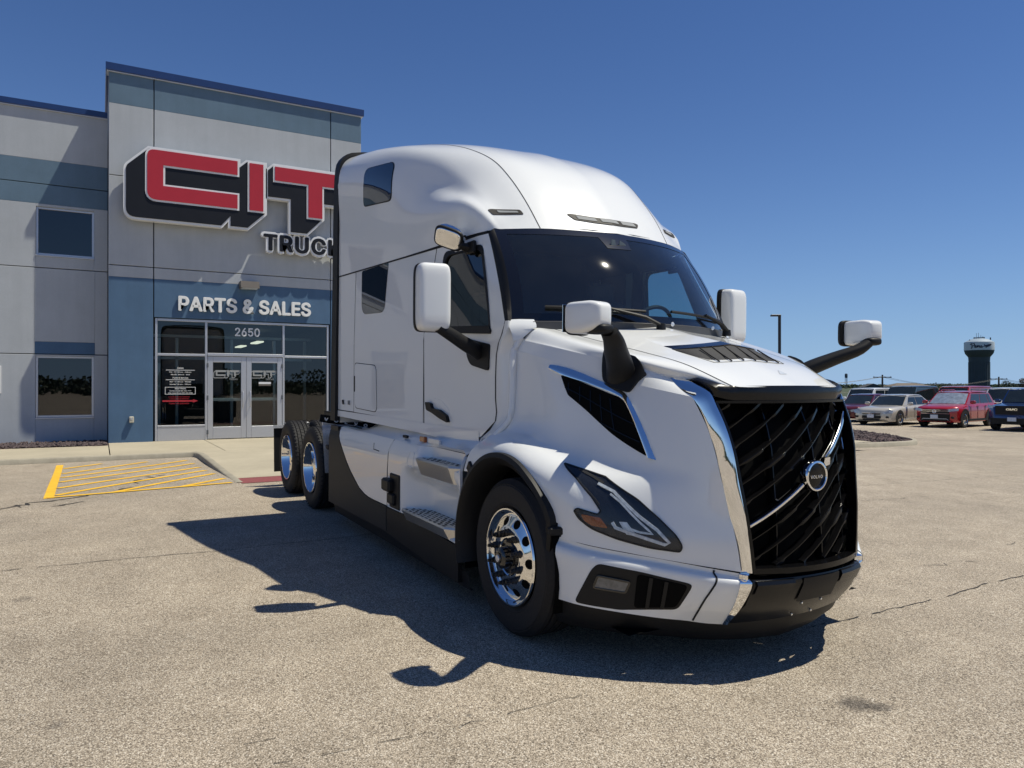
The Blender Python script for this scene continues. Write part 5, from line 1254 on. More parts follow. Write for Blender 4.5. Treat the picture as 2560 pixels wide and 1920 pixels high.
# --- side fairing with steps
def fy(x,z):
    y=1.236-.05*max(0,(z-.93)/.13)**2
    if x>-1.78:
        k=sstep(-1.78,-1.45,x)*sstep(.44,.50,z)*(1-sstep(.72,.88,z)); k2=1-sstep(-.80,-.62,x)
        y-=.16*k*k2
        kk=sstep(-1.46,-1.28,x)*sstep(.93,.955,z)*(1-sstep(-.75,-.62,x)); y-=.10*kk*(1-.4*sstep(.97,1.06,z))
    return y
class FairProj:
    def __init__(s,side): s.s=side
    def __call__(s,u,v):
        dx=(fy(u+.01,v)-fy(u-.01,v))/.02; dz=(fy(u,v+.01)-fy(u,v-.01))/.02
        return Vector((u,fy(u,v)*s.s,v)),Vector((-dx,s.s,-dz)).normalized()
for s in (-1,1):
    fp=FairProj(s); sf=bpy.data.objects.new('side_fairing',None); COL.objects.link(sf); sf.parent=TK
    patch([(-3.685,1.058),(-2.062,1.052),(-2.07,1.0),(-2.11,.90),(-2.125,.468),(-2.48,.468),(-2.62,.472),(-2.74,.484),(-2.90,.52),(-3.04,.58),(-3.20,.655),(-3.34,.74),(-3.46,.83),(-3.57,.92)],fp,0,.03,.07,'rear_panel',M_WHITE,sf,40)
    patch([(-3.985,.225),(-3.985,1.0),(-3.95,1.045),(-3.70,1.056),(-3.582,.915),(-3.47,.823),(-3.35,.732),(-3.21,.647),(-3.05,.572),(-2.90,.512),(-2.745,.476),(-2.62,.463),(-2.48,.459),(-2.125,.459),(-2.125,.24)],fp,.004,.03,.09,'rear_trim',M_DKGREY,sf,40)
    patch([(-2.050,1.052),(-.66,1.045),(-.63,.97),(-.625,.80),(-.64,.42),(-1.70,.462),(-2.112,.462),(-2.098,.90),(-2.06,1.0)],fp,0,.02,.035,'front_panel',M_WHITE,sf,40)
    patch([(-2.115,.455),(-1.70,.455),(-1.1,.43),(-.64,.41),(-.64,.16),(-1.1,.17),(-2.115,.235)],fp,.004,.03,.1,'lower_trim',M_PLAST,sf,40)
    P=[[(x,(1.20+dy)*s,z) for x in np.linspace(-3.86,-.52,14)] for dy,z in ((.02,.25),(.012,.20),(.0,.13),(-.03,.128))]; MB().grid(P).build('rubber_skirt',M_PLAST,sf,40)
    ribbon([(-2.056,1.05),(-2.09,.93),(-2.118,.78),(-2.118,.46)],fp,.010,.001,'panel_gap',M_GAP,sf); ribbon([(-2.12,.46),(-2.135,.40),(-2.12,.24)],fp,.02,.006,'panel_gap',M_GAP,sf)
    # top ledge between fairing and cab
    MB().grid([[(x,fy(x,1.05)*s+0,1.05+0) for x in np.linspace(-3.98,-.62,30)],[(x,1.155*s,1.062+.012*sstep(-3.3,-2.8,x)) for x in np.linspace(-3.98,-.62,30)],[(x,1.09*s,1.056+.05*sstep(-3.3,-2.8,x)) for x in np.linspace(-3.98,-.62,30)],[(x,.95*s,1.05+.16*sstep(-3.3,-2.8,x)) for x in np.linspace(-3.98,-.62,30)]]).build('top_ledge',M_WHITE,sf,60)
    MB().box((-3.84,1.12*s,.64),(.28,.2,.84)).build('back_plate',M_PLAST,sf)
    # steps
    def step(x0,x1,z0,z1,y0,y1,chamf):
        t=bpy.data.objects.new('step',None); COL.objects.link(t); t.parent=TK
        out=[(x0,y0),(x0,y1-.012),(x0+.03,y1),(x1-chamf,y1),(x1,y1-chamf*.75),(x1+.02,y0)]
        b=MB(); n=len(out); top=[(x,y*s,z1) for x,y in out]; md=[(x,(y+.006)*s,z1-.012) for x,y in out]; bot=[(x+.03,(y-.025 if y>y0 else y)*s,z0) for x,y in out]
        b.add(top+md+bot,[tuple(range(n))]+[(i,i+1,i+1+n,i+n) for i in range(n-1)]+[(i+n,i+1+n,i+1+2*n,i+2*n) for i in range(n-1)]+[tuple(range(3*n-1,2*n-1,-1))]); b.build('tread_plate',M_STEP,t,25)
        g=MB(); r0=0; yy=y0+.03
        while yy<y1-.02:
            x=x0+.05+.05*(r0%2)
            while x<x1-.09-(.1 if yy>y1-.06 else 0): g.box((x+.025,yy*s,z1+.0006),(.05,.011,.0012)); g.box((x+.05,(yy+.012)*s,z1+.0006),(.009,.02,.0012)) if (r0+int(x*20))%2 else None; x+=.082
            yy+=.032; r0+=1
        g.build('grip_slots',M_GAP,t,0)
    step(-1.40,-.68,.835,.962,1.06,1.262,.08); step(-1.70,-.72,.428,.515,1.02,1.264,.11)
    # small fittings
    MB().box((-1.915,1.222*s,.62),(.24,.05,.30),bev=.02).build('filler_recess',M_PLAST,sf); MB().box((-2.02,1.262*s,.665),(.19,.07,.11),bev=.018).build('filler_cap',M_PLAST,sf); MB().box((-1.95,1.245*s,.555),(.15,.06,.10),bev=.02).build('filler_neck',M_PLAST,sf)
    pk=rnd([(-1.60,.99),(-1.50,.985),(-1.52,.862),(-1.655,.872)],.02,4); loopstrip(fp,pk,.010,.003,'pocket_edge',M_WHITE,sf)
    pk2=rnd([(-2.45,1.0),(-2.30,1.0),(-2.30,.93),(-2.45,.93)],.015,3); ribbon([(-2.50,.985),(-2.49,.93),(-2.33,.925)],fp,.008,.001,'pocket_edge',M_GAP,sf)
    MB().box((-1.47,1.165*s,1.098),(.10,.03,.045),bev=.006).build('amber_marker',M_ORANGE,sf); MB().box((-1.27,1.155*s,1.096),(.22,.02,.04),bev=.004).build('data_plate',M_FROST,sf); MB().box((-1.86,1.165*s,1.09),(.09,.02,.022)).build('vent_slot',M_GAP,sf)
# ---------------------------------------------------------------- parked cars
def carpaint(name,c,metal=.35): return simple(name,c,.3,metal=metal,coat=1,coatr=.02,var=.02)
M_CARGL=simple('car_glass',(.010,.014,.015),.04,coat=.15,var=.05)
M_CARWS=simple('car_windscreen',(.016,.022,.024),.03,coat=.3,var=.2)
M_SHADE=simple('sunshade_foil',(.55,.60,.60),.25,metal=.7,grain=.35,gscale=7,bump=1)
M_PLATE=simple('number_plate',(.62,.66,.72),.5,grain=.25,gscale=45)
M_HLAMP=simple('car_headlamp',(.45,.48,.5),.08,coat=1,grain=.5,gscale=14)
def car(name,label,cat,pos,head,L,Wd,Ht,paint,hood=.98,belt=1.0,ws=(.30,.12),rear=(.93,.86),wb=(.18,.78),wr=.33,clr=.2,boxy=0.,grille='slim',rails=False,cover=None,trunk=None,noseh=.70,group='cars parked in the far lot',shade=False,lowtrim=None):
    """nose towards +x. ws=(base,top) and rear=(base,top) are fractions of the length from the nose"""
    c=empty(name,(pos[0],pos[1],gz(pos[0],pos[1])),(0,0,head),label,cat,group)
    X=lambda f:L*(.5-f); w=Wd/2
    def zt(f):   # upper edge of the lower body
        if f<.04: return noseh+(hood-.13-noseh)*(f/.04)**.6
        if f<ws[0]: return hood-.13+.13*((f-.04)/(ws[0]-.04))**.7
        if f<.90: return hood+(belt-hood)*min(1,(f-ws[0])/.3)
        t=trunk if trunk else belt; return belt+(t-belt)*min(1,(f-.90)/.03)-.12*max(0,(f-.965)/.035)**2
    def hw(f):
        a=1-.30*max(0,(.10-f)/.10)**2.2-.16*max(0,(f-.92)/.08)**2; return w*a
    fs=[0,.008,.025,.05,.09,.14,.2,.26,.32,.4,.5,.6,.7,.8,.88,.92,.96,.985,1.0]
    P=[]
    for f in fs:
        z1=zt(f); h=hw(f); zb=clr+.10*max(0,(.05-f)/.05)+.14*max(0,(f-.95)/.05); r=.06+.04*(1-boxy)
        half=[(0,z1+.02*(1-boxy)),(h*.55,z1+.012*(1-boxy)),(h*.80,z1-.01),(h*.93,z1-r*.6),(h*.985,z1-r*1.6),(h*1.0,z1-(z1-zb)*.42),(h*.985,z1-(z1-zb)*.62),(h*.995,zb+.12),(h*.95,zb+.01),(h*.8,zb)]
        xx=X(f)-(0 if f>.03 else .0)
        dome=.10*(1-boxy*.6) if f<.03 else 0
        row=[(xx-dome*(abs(y)/h)**2.2 if f<.03 else xx,-y,z) for y,z in half]+[(xx-dome*(abs(y)/h)**2.2 if f<.03 else xx,y,z) for y,z in reversed(half[1:])]
        P.append(row)
    b=MB(); b.grid(P,closev=True); b.add(P[0],[tuple(range(len(P[0])))]); b.add(P[-1],[tuple(reversed(range(len(P[-1]))))]); b.build('body',paint,c,45)
    # greenhouse
    fb=[ws[0],ws[1],(ws[1]+rear[1])/2,rear[1],rear[0]]; wr_=w*(.74+.08*boxy); wb_=w*.93
    zr=[belt-.02,Ht-.045,Ht,Ht-.03,belt-.02]
    def sect(f,z,wt,zb):
        return [(X(f),-wt,z-.055),(X(f),-wt*.92,z-.012),(X(f),-wt*.5,z),(X(f),0,z+.004),(X(f),wt*.5,z),(X(f),wt*.92,z-.012),(X(f),wt,z-.055)]
    fbase=lambda f:f
    b=MB(); G=[]
    for f,z in ((ws[1],Ht-.05),(ws[1]+.05,Ht-.015),((ws[1]+rear[1])/2,Ht),(rear[1]-.05,Ht-.012),(rear[1],Ht-.05)): G.append(sect(f,z,wr_,0))
    b.grid(G).build('roof',paint,c,50)
    base=lambda f,s:(X(f),s*wb_,belt-.03)
    # pillars as body-coloured sheets, glass set 4 mm proud
    b=MB()
    for s in (-1,1):
        a0=(X(ws[0]),s*wb_*.96,hood-.03); a1=(X(ws[1]),s*wr_,Ht-.105); r1=(X(rear[1]),s*wr_,Ht-.105); r0=(X(rear[0]),s*wb_*.95,belt-.03)
        b.add([a0,a1,r1,r0],[(0,1,2,3)])
    a=[(X(ws[0]),-wb_*.96,hood-.03),(X(ws[0]+.0)+.10,0,hood-.02),(X(ws[0]),wb_*.96,hood-.03)]; t_=[(X(ws[1]),-wr_,Ht-.105),(X(ws[1])+.03,0,Ht-.05),(X(ws[1]),wr_,Ht-.105)]
    b.grid([a,t_]); a2=[(X(rear[0]),-wb_*.95,belt-.03),(X(rear[0])-.06,0,belt),(X(rear[0]),wb_*.95,belt-.03)]; t2=[(X(rear[1]),-wr_,Ht-.105),(X(rear[1]),0,Ht-.05),(X(rear[1]),wr_,Ht-.105)]
    b.grid([a2,t2]); b.build('pillars',paint,c,0)
    def lerp3(p,q,t): return tuple(p[i]+(q[i]-p[i])*t for i in range(3))
    Pw=[]
    for t in np.linspace(.05,.94,6):
        l=lerp3(a[0],t_[0],t);m=lerp3(a[1],t_[1],t);r=lerp3(a[2],t_[2],t)
        Pw.append([tuple(np.array(cr([l,m,r],9)[k])+np.array([.012,0,.008])) for k in range(9)])
    Pw=[[lerp3(r[4],p,.93) for p in r] for r in Pw]
    MB().grid(Pw).build('windscreen',M_SHADE if shade else M_CARWS,c,60)
    MB().grid([[tuple(np.array(lerp3(p,q,t))+np.array([-.01,0,.006])) for p,q in zip([lerp3(a2[1],k,.9) for k in a2],[lerp3(t2[1],k,.9) for k in t2])] for t in (.1,.5,.9)]).build('rear_window',M_CARGL,c,60)
    for s in (-1,1):
        a0=Vector((X(ws[0]),s*wb_*.96,hood-.03)); a1=Vector((X(ws[1]),s*wr_,Ht-.105)); r1=Vector((X(rear[1]),s*wr_,Ht-.105)); r0=Vector((X(rear[0]),s*wb_*.95,belt-.03))
        mids=[(.10,.07),(.46,.44),(.50,.48),(.80,.80)] if L>4.6 else [(.10,.07),(.5,.48),(.54,.52),(.9,.92)]
        seg=[((.12,.06),(.455,.45)),((.475,.47),(.765,.79)),((.785,.81),(.92,.95))]
        for (b0,t0),(b1,t1) in seg:
            q=[a0.lerp(r0,b0),a1.lerp(r1,t0),a1.lerp(r1,t1),a0.lerp(r0,b1)]
            q=[q[0].lerp(q[1],.10),q[1].lerp(q[0],.08),q[2].lerp(q[3],.08),q[3].lerp(q[2],.10)]
            o_=Vector((0,s*.006,.003)); MB().add([tuple(v+o_) for v in q],[(0,1,2,3)]).build('side_window',M_CARGL,c,0)
        # wheels
        for f in wb:
            wo=bpy.data.objects.new('wheel',None); COL.objects.link(wo); wo.parent=c; wo.location=(X(f),s*(w-.105),wr); wo.rotation_euler=(0,0,0 if s<0 else math.pi)
            MB().lathe([(wr*.64,-.10),(wr*.70,-.115),(wr*.93,-.112),(wr,-.085),(wr,.09),(wr*.6,.1)],(0,0,0),'y',28).build('tyre',M_RUB,wo,40)
            b=MB(); b.lathe([(wr*.65,-.112),(wr*.61,-.118),(wr*.58,-.10)],(0,0,0),'y',28); b.lathe([(0,-.105),(wr*.14,-.103),(wr*.15,-.08)],(0,0,0),'y',12)
            for k in range(7):
                a_=2*math.pi*k/7
                for da in (-.13,.13):
                    cs,sn=math.cos(a_+da),math.sin(a_+da); c0,s0=math.cos(a_),math.sin(a_); u=Vector((-sn,0,cs))*.014
                    p0=Vector((c0*wr*.1,-.10,s0*wr*.1)); p1=Vector((cs*wr*.62,-.112,sn*wr*.62)); b.add([p0-u,p0+u,p1+u,p1-u],[(0,1,2,3)])
            b.build('rim',M_ALU,wo,40); MB().lathe([(0,-.06),(wr*.64,-.06)],(0,0,0),'y',24).build('rim_back',M_GAP,wo,0)
            MB().lathe([(wr*1.16,-.005),(wr*1.16,.0),(0,.0)],(X(f),s*hw(f)*.0,wr),'y',2).build('x',M_GAP,c) if False else None
            P2=[]
            for a_ in np.linspace(R(-12),R(192),26):
                P2.append([(X(f)+wr*1.20*math.cos(a_),s*(hw(f)*1.003+.004),wr+wr*1.20*math.sin(a_)),(X(f),s*(hw(f)*1.003+.004),wr)])
            MB().grid(P2).build('wheel_arch',M_GAP,c,0)
            if lowtrim:
                P2=[[(X(f)+wr*k*math.cos(a_),s*(hw(f)*1.003+.009),wr+wr*k*math.sin(a_)) for k in (1.16,1.34)] for a_ in np.linspace(R(-8),R(188),26)]
                MB().grid(P2).build('arch_trim',M_PLAST,c,0)
        # mirror, lamp, handle, sill
        sellip((X(ws[0]+.045),s*(w+.10),belt+.055),(.07,.115,.075),.55,None,None,16,10,'mirror',paint,c)
        MB().box((X(.5),s*w*.995,clr+.10),(L*.50,.03,.10),bev=.01).build('sill',lowtrim or paint,c)
        for fd in (.405,.60): MB().box((X(fd+.08),s*(w+.006),belt-.12),(.2,.025,.03),bev=.008).build('door_handle',paint,c)
        for fd in (.325,.485,.66): MB().box((X(fd),s*(hw(fd)*1.001),(belt+clr)/2+.03),(.012,.010,(belt-clr)*.72)).build('door_gap',M_GAP,c)
        hy=s*w*.66
        zl=noseh+.0
        q=[(X(.012)-.02,s*w*.50,zl-.02),(X(.06),s*w*.97,zl+.06),(X(.055),s*w*.985,zl-.07),(X(.012)-.02,s*w*.52,zl-.12)]
        P2=[[lerp3(lerp3(q[0],q[1],t),lerp3(q[3],q[2],t),u) for u in (0,.5,1)] for t in np.linspace(0,1,7)]
        P2=[[(p[0]+.055*math.sin(math.pi*i/6)+.03,p[1]*1.01,p[2]) for p in r] for i,r in enumerate(P2)]
        MB().grid(P2).build('headlamp',M_HLAMP,c,50)
        MB().box((X(.03)+.01,s*w*.72,clr+.22),(.08,.26,.09),Matrix.Rotation(-.45*s,3,'Z'),bev=.02).build('fog_recess',M_GAP,c)
        MB().box((X(.985),s*w*.80,belt-.12),(.06,.22,.22),bev=.03).build('tail_lamp',M_SIGNR,c)
        if rails: MB().tube([(X(ws[1]+.06),s*wr_*.93,Ht-.01),(X(ws[1]+.10),s*wr_*.93,Ht+.035),(X(rear[1]-.08),s*wr_*.93,Ht+.035),(X(rear[1]-.03),s*wr_*.93,Ht-.02)],.016,8).build('roof_rail',paint,c)
    xn=X(0)
    def gp(y0,y1,z0,z1,nm,mat,out=.008):
        MB().grid([[(xn+out-.10*(1-boxy*.6)*(abs(y)/w)**2.2*(w/(w*.7))**2.2*.0-.10*(1-boxy*.6)*(abs(y)/(w*.7))**2.2*(1 if abs(y)<w*.75 else 1),y,z) for z in np.linspace(z0,z1,3)] for y in np.linspace(y0,y1,13)]).build(nm,mat,c,60)
    if grille=='slim':
        gp(-.42,.42,noseh-.14,noseh-.09,'grille',M_GAP); gp(-.44,.44,noseh-.32,noseh-.19,'grille',M_GAP); gp(-.40,.40,clr+.05,clr+.13,'grille',M_GAP); gp(-.43,.43,noseh-.085,noseh-.065,'grille_trim',M_CHROME,.012)
        MB().box((xn+.02,0,noseh-.115),(.015,.15,.045),bev=.01).build('badge',M_CHROME,c)
    elif grille=='bars':
        gp(-.60,.60,noseh-.20,noseh-.02,'grille',M_GAP)
        for z in (-.04,-.10,-.19): gp(-.58,.58,noseh+z-.012,noseh+z+.006,'grille_bar',M_CHROME,.016)
        gp(-.62,.62,clr+.06,noseh-.22,'lower_grille',M_PLAST); gp(-.5,.5,clr+.15,clr+.175,'lip_bar',M_FRAME,.03)
        for s in (-1,1): MB().tube([(xn-.03,s*.5,clr+.16),(xn-.09,s*.62,clr+.05)],.012,6).build('lip_bar',M_FRAME,c)
        MB().lathe([(.06,0),(.075,.004),(.085,0)],(xn+.014,0,noseh-.10),'x',24).build('badge',M_CHROME,c)
        b=MB(); 
        for p,q in (((-.05,.045),(-.02,-.05)),((-.02,-.05),(0,.0)),((0,0),(.02,-.05)),((.02,-.05),(.05,.045)),((-.025,.06),(0,.01)),((0,.01),(.025,.06))): b.tube([(xn+.02,p[0],noseh-.10+p[1]),(xn+.02,q[0],noseh-.10+q[1])],.007,5)
        b.build('badge',M_CHROME,c)
    elif grille=='truck':
        gp(-.62,.62,noseh-.34,noseh+.02,'grille',M_GAP,.012); gp(-.68,.68,noseh-.37,noseh-.345,'grille_trim',M_TRIMB,.02)
        text('GMC',.17,'lettering',M_CHROME,c,frame((xn+.03,0,noseh-.13),(0,1,0),(0,0,1)),.006,.008,1.45)
        gp(-.8,.8,clr+.02,clr+.26,'bumper_trim',M_PLAST,.02)
    MB().box((xn+.03,0,(clr+.26 if grille!='truck' else clr+.22)),(.02,.32,.16),bev=.006).build('plate',M_PLATE,c)
    MB().box((X(.5),0,clr+.02),(L*.86,Wd*.8,.06)).build('underside',M_VOID,c)
    return c
HD=-math.pi/2+.13
fw=Vector((math.cos(HD),math.sin(HD))); lf=Vector((-fw.y,fw.x))
def from_wheel(wx,wy,L,Wd,f,left=True):
    p=Vector((wx,wy)); return p-fw*(L*(.5-f))-lf*((Wd/2-.1)*(1 if left else -1))
TAN=carpaint('champagne_paint',(.56,.52,.44),.3); RED=carpaint('red_paint',(.38,.010,.014),.2); BLU=carpaint('blue_paint',(.006,.03,.13),.4); WHT=carpaint('white_car_paint',(.75,.76,.77),0); DKG=carpaint('dark_green_paint',(.018,.028,.026),.3); MAR=carpaint('maroon_paint',(.12,.012,.018),.35); RED2=carpaint('bright_red_paint',(.42,.015,.018),.1)
p=from_wheel(-17.16,29.12,4.86,1.85,.185); car('parked_sedan','champagne beige sedan parked left of the red crossover','car',p,HD,4.86,1.85,1.46,TAN,hood=.93,belt=.96,ws=(.30,.43),rear=(.90,.74),wb=(.185,.77),wr=.335,clr=.19,noseh=.66,trunk=1.02)
p=from_wheel(-14.65,29.92,4.50,1.84,.19); car('parked_crossover','red crossover with silver sunshade behind its windscreen','car',p,HD,4.50,1.84,1.63,RED,hood=1.05,belt=1.07,ws=(.27,.42),rear=(.97,.88),wb=(.19,.785),wr=.36,clr=.24,noseh=.83,grille='bars',rails=True,shade=True,boxy=.35,lowtrim=M_PLAST)
p=from_wheel(-13.16,29.71,5.1,2.0,.17,False); car('parked_pickup','blue pickup truck with black grille at the right edge','pickup truck',p,HD,5.1,2.0,1.78,BLU,hood=1.16,belt=1.16,ws=(.28,.38),rear=(.98,.90),wb=(.17,.78),wr=.39,clr=.27,noseh=1.02,grille='truck',boxy=.9)
def spot(dx,dy): return (-17.9+dx*lf.x*1+dy*-fw.x, 31.4+dx*lf.y+dy*-fw.y)
car('parked_sedan','maroon sedan half hidden between the truck and the beige sedan','car',spot(-3.0,1.2),HD,4.7,1.82,1.45,MAR,hood=.92,belt=.95,ws=(.30,.43),rear=(.90,.74),wb=(.185,.77),wr=.33,clr=.19,noseh=.66,trunk=1.0)
def atpx(px,d):
    f=Vector((-math.cos(HEAD),math.sin(HEAD))); r=Vector((math.sin(HEAD),math.cos(HEAD))); return Vector((4.05,-3.43))+f*d+r*((px-1280)/1840*d)
car('parked_suv','boxy white suv with black windows behind the maroon sedan','suv',atpx(2168,45.5),HD,4.6,1.85,1.80,WHT,hood=1.08,belt=1.12,ws=(.27,.37),rear=(.985,.955),wb=(.17,.80),wr=.37,clr=.26,noseh=.95,boxy=1.,rails=False)
car('parked_minivan','dark green minivan behind the beige sedan','minivan',atpx(2268,44.2),HD,5.05,1.98,1.95,DKG,hood=1.05,belt=1.12,ws=(.24,.40),rear=(.985,.95),wb=(.18,.79),wr=.36,clr=.22,noseh=.85,boxy=.5)
car('parked_suv','large bright red suv behind the red crossover','suv',atpx(2400,44.5),HD,5.5,2.0,2.02,RED2,hood=1.18,belt=1.2,ws=(.27,.36),rear=(.985,.955),wb=(.17,.78),wr=.40,clr=.28,noseh=1.0,boxy=.9,rails=False)
car('parked_pickup','white pickup truck behind the blue pickup truck','pickup truck',atpx(2520,43.0),HD,5.6,2.0,1.95,WHT,hood=1.2,belt=1.2,ws=(.30,.39),rear=(.80,.74),wb=(.17,.78),wr=.40,clr=.30,noseh=1.08,grille='slim',boxy=.9)
# yellow and white bay lines under the cars are too flat to see from here; the lot beyond is plain
# ---------------------------------------------------------------- far things
M_POLE=simple('pole_dark',(.02,.02,.022),.5); M_WOOD=simple('pole_wood',(.07,.055,.045),.9,grain=.2,gscale=6)
M_TOWD=simple('tower_slate',(.035,.05,.06),.6,grain=.12,gscale=.25); M_TOWW=simple('tower_white',(.62,.66,.68),.5,var=.04)
def at(px,d,z=None): 
    v=atpx(px,d); return (v.x,v.y,gz(v.x,v.y) if z is None else z)
lp=empty('lamp_post',at(1949,42),label='dark parking lot lamp post rising beyond the truck hood',category='lamp post')
MB().tube([(0,0,0),(0,0,5.9)],.085,12).build('pole',M_POLE,lp); MB().lathe([(0,.5),(.25,.5),(.25,0),(.3,0)],(0,0,0),'z',16).build('footing',M_CURB,lp)
r_=Vector((math.sin(HEAD),math.cos(HEAD)))
MB().box((-.22*r_.x,-.22*r_.y,5.88),(.55,.26,.10),Matrix.Rotation(math.atan2(r_.y,r_.x),3,'Z'),bev=.03).build('lamp_head',M_POLE,lp)
wt_=empty('water_tower',at(2448,420,-.6),label='large dark water tower with white tank reading Peru',category='water tower')
S=420/1840.; SR=S*.845; z0=0.6+1.545; zz=lambda py:(966-py)*S+z0
MB().lathe([(27*SR,0),(27*SR,zz(905)),(28*SR,zz(893)),(36*SR,zz(884)),(38.5*SR,zz(876))],(0,0,0),'z',56).build('column',M_TOWD,wt_,30)
MB().lathe([(38.5*SR,zz(876)),(38.8*SR,zz(874)),(38.8*SR,zz(857))],(0,0,0),'z',56).build('tank',M_TOWW,wt_,30)
MB().lathe([(38.8*SR,zz(857)),(38*SR,zz(855.5)),(27*SR,zz(850)),(14*SR,zz(846.5)),(0,zz(846))],(0,0,0),'z',56).build('tank_roof',simple('tower_cap',(.30,.37,.43),.5,var=.04),wt_,30)
b=MB()
for k in range(22): 
    a=2*math.pi*k/22; b.box((27.2*SR*math.cos(a),27.2*SR*math.sin(a),zz(905)/2),(.25,.25,zz(905)),Matrix.Rotation(a,3,'Z'))
b.build('column_ribs',M_TOWD,wt_,0)
b=MB()
for k in range(40):
    a=2*math.pi*k/40; b.tube([(14*SR*math.cos(a),14*SR*math.sin(a),zz(846)),(14*SR*math.cos(a),14*SR*math.sin(a),zz(843.5))],.07,5)
for zq in (843.5,844.7): b.tube([(14*SR*math.cos(a),14*SR*math.sin(a),zz(zq)) for a in np.linspace(0,2*math.pi,41)],.07,5,False)
b.build('railing',M_POLE,wt_,0)
b=MB()
for x,h in ((-8,13),(-2,14),(5,8),(11,6)): b.tube([(r_.x*x*SR,r_.y*x*SR,zz(846)),(r_.x*x*SR,r_.y*x*SR,zz(846-h))],.09,5)
b.build('antennas',M_POLE,wt_,0)
for x,z,w_,h_ in ((33.5,847,2,7),(-28,850,2,2),(29,890,1.5,9)): MB().box((r_.x*x*SR,r_.y*x*SR,zz(z)),(w_*S,w_*S,h_*S)).build('panel_antenna',M_POLE,wt_)
vdir=Vector((4.05,-3.43,0))-Vector(wt_.location); vdir.z=0; vdir.normalize()
for x,z,w_,h_ in ((-1,890,2.5,3),(3,888,2.2,6)): c_=vdir*27.5*SR+Vector((-vdir.y,vdir.x,0))*x*SR; MB().box((c_.x,c_.y,zz(z)),(w_*S,w_*S,h_*S)).build('equipment_box',M_TOWW,wt_)
# lettering wrapped round the tank
M_NAVY=simple('tower_navy',(.015,.02,.05),.5)
rt=Vector((-vdir.y,vdir.x,0))
def wrap(o,R0):
    for v in o.data.vertices:
        a=v.co.x/R0; d=vdir*math.cos(a)+rt*math.sin(a); z=v.co.y; v.co=d*(R0+.12+v.co.z)+Vector((0,0,z))
def script(strokes,wd,name):
    b=MB()
    for s_ in strokes:
        pts=cr([(x,y,0) for x,y in s_],max(10,6*len(s_))); n=len(pts)
        P=[]
        for i in range(n):
            d=Vector(pts[min(i+1,n-1)]-pts[max(i-1,0)]).normalized(); ww=wd*(.55+.75*abs(d.y)); nn=Vector((-d.y,d.x,0))*ww; p_=Vector(pts[i]); P.append([p_-nn,p_+nn])
        b.grid(P)
    o=b.build(name,M_NAVY,wt_,0,normals=False); 
    for v in o.data.vertices: v.co=Vector(((v.co.x)*SR*1.12,zz(866)+v.co.y*S,0))
    wrap(o,38.8*SR)
script([[(-17,5),(-16,0),(-17,-5),(-19,-6)],[(-21,3),(-18,6),(-13,6.5),(-10,4.5),(-11,1.5),(-15,0)],[(-11,-3),(-8,-2),(-6.5,0),(-8,1),(-9.3,-1),(-8.5,-4),(-6,-4),(-4,-1)],[(-4,-1),(-3.2,1),(-2.4,.6),(-3,-4)],[(-3,-2.5),(-1.5,.6),(0,.8)],[(1,1),(.6,-3),(2.2,-4.2),(4.4,-1),(4.8,1),(4.2,-3),(6,-4),(8,-2),(10,-1.5)]],.95,'lettering')
b=MB(); up=cr([(10,-1.5,0),(13,.8,0),(20,3,0),(27,4.8,0),(31,4.2,0)],16); lo=cr([(10,-1.5,0),(14,-2.4,0),(19,-2.4,0),(25,-1.2,0),(31,3.4,0)],16)
b.grid([[tuple(u),tuple((u+l)/2),tuple(l)] for u,l in zip(up,lo)]); b.grid([[(11.5,0,0),(11,3.4,0)],[(14.5,.4,0),(12.5,3.6,0)]]); b.grid([[(18,-1.5,0),(13.5,-5,0)],[(23,-.8,0),(16,-5,0)]])
o=b.build('plane_emblem',M_NAVY,wt_,0,normals=False)
for v in o.data.vertices: v.co=Vector((v.co.x*SR*1.12,zz(866)+v.co.y*S,0))
wrap(o,38.8*SR)
# old water tower, poles with wires, houses
d0=620; S2=d0/1840; ot=empty('old_water_tower',at(2115.5,d0,-.5),label='small old water tank on thin legs on the horizon',category='water tower')
MB().lathe([(0,(966-932)*S2+1.5),(2.4*S2,(966-932.5)*S2+1.5),(3.4*S2,(966-934.5)*S2+1.5),(3.4*S2,(966-942)*S2+1.5),(0,(966-944)*S2+1.5)],(0,0,0),'z',20).build('tank',M_TOWD,ot)
b=MB()
for sx in (-1,1):
    for sy_ in (-1,1): b.tube([(sx*2.4*S2*.8,sy_*2.4*S2*.8,0),(sx*2.2*S2*.8,sy_*2.2*S2*.8,(966-942)*S2+1.5)],.14,6)
b.lathe([(3.6*S2,(966-942)*S2+1.5),(4.2*S2,(966-942)*S2+1.5)],(0,0,0),'z',20); b.build('legs',M_TOWD,ot,0)
tops=[]
for (px,py,d,lab) in ((1830,938,105,'utility pole hidden at the left beyond the truck mirror arm'),(2206,937,105,'tall utility pole with crossarm left of the long building'),(2340,956,170,'short utility pole between the long building and the water tower'),(2497,942,112,'utility pole with crossarm right of the large water tower'),(2790,940,118,'utility pole beyond the right edge')):
    g0=at(px,d); h=(966-py)/1840*d+1.545-g0[2]
    if px in(1830,2790): tops.append((g0,h)); 
    u=empty('utility_pole',g0,label=lab,category='utility pole',group='utility poles along the far road')
    MB().tube([(0,0,0),(0,0,h)],[.17,.11],8).build('pole',M_WOOD,u); MB().box((0,0,h-.35),(.10,2.6,.12),Matrix.Rotation(math.atan2(r_.y,r_.x)-math.pi/2,3,'Z')).build('crossarm',M_WOOD,u)
    for k in (-1.2,1.2,.0): MB().lathe([(0,.14),(.05,.12),(.05,0)],(r_.x*k,r_.y*k,h-.29),'z',8).build('insulator',M_FROST,u)
    if px not in (1830,2340,2790): tops.append((g0,h))
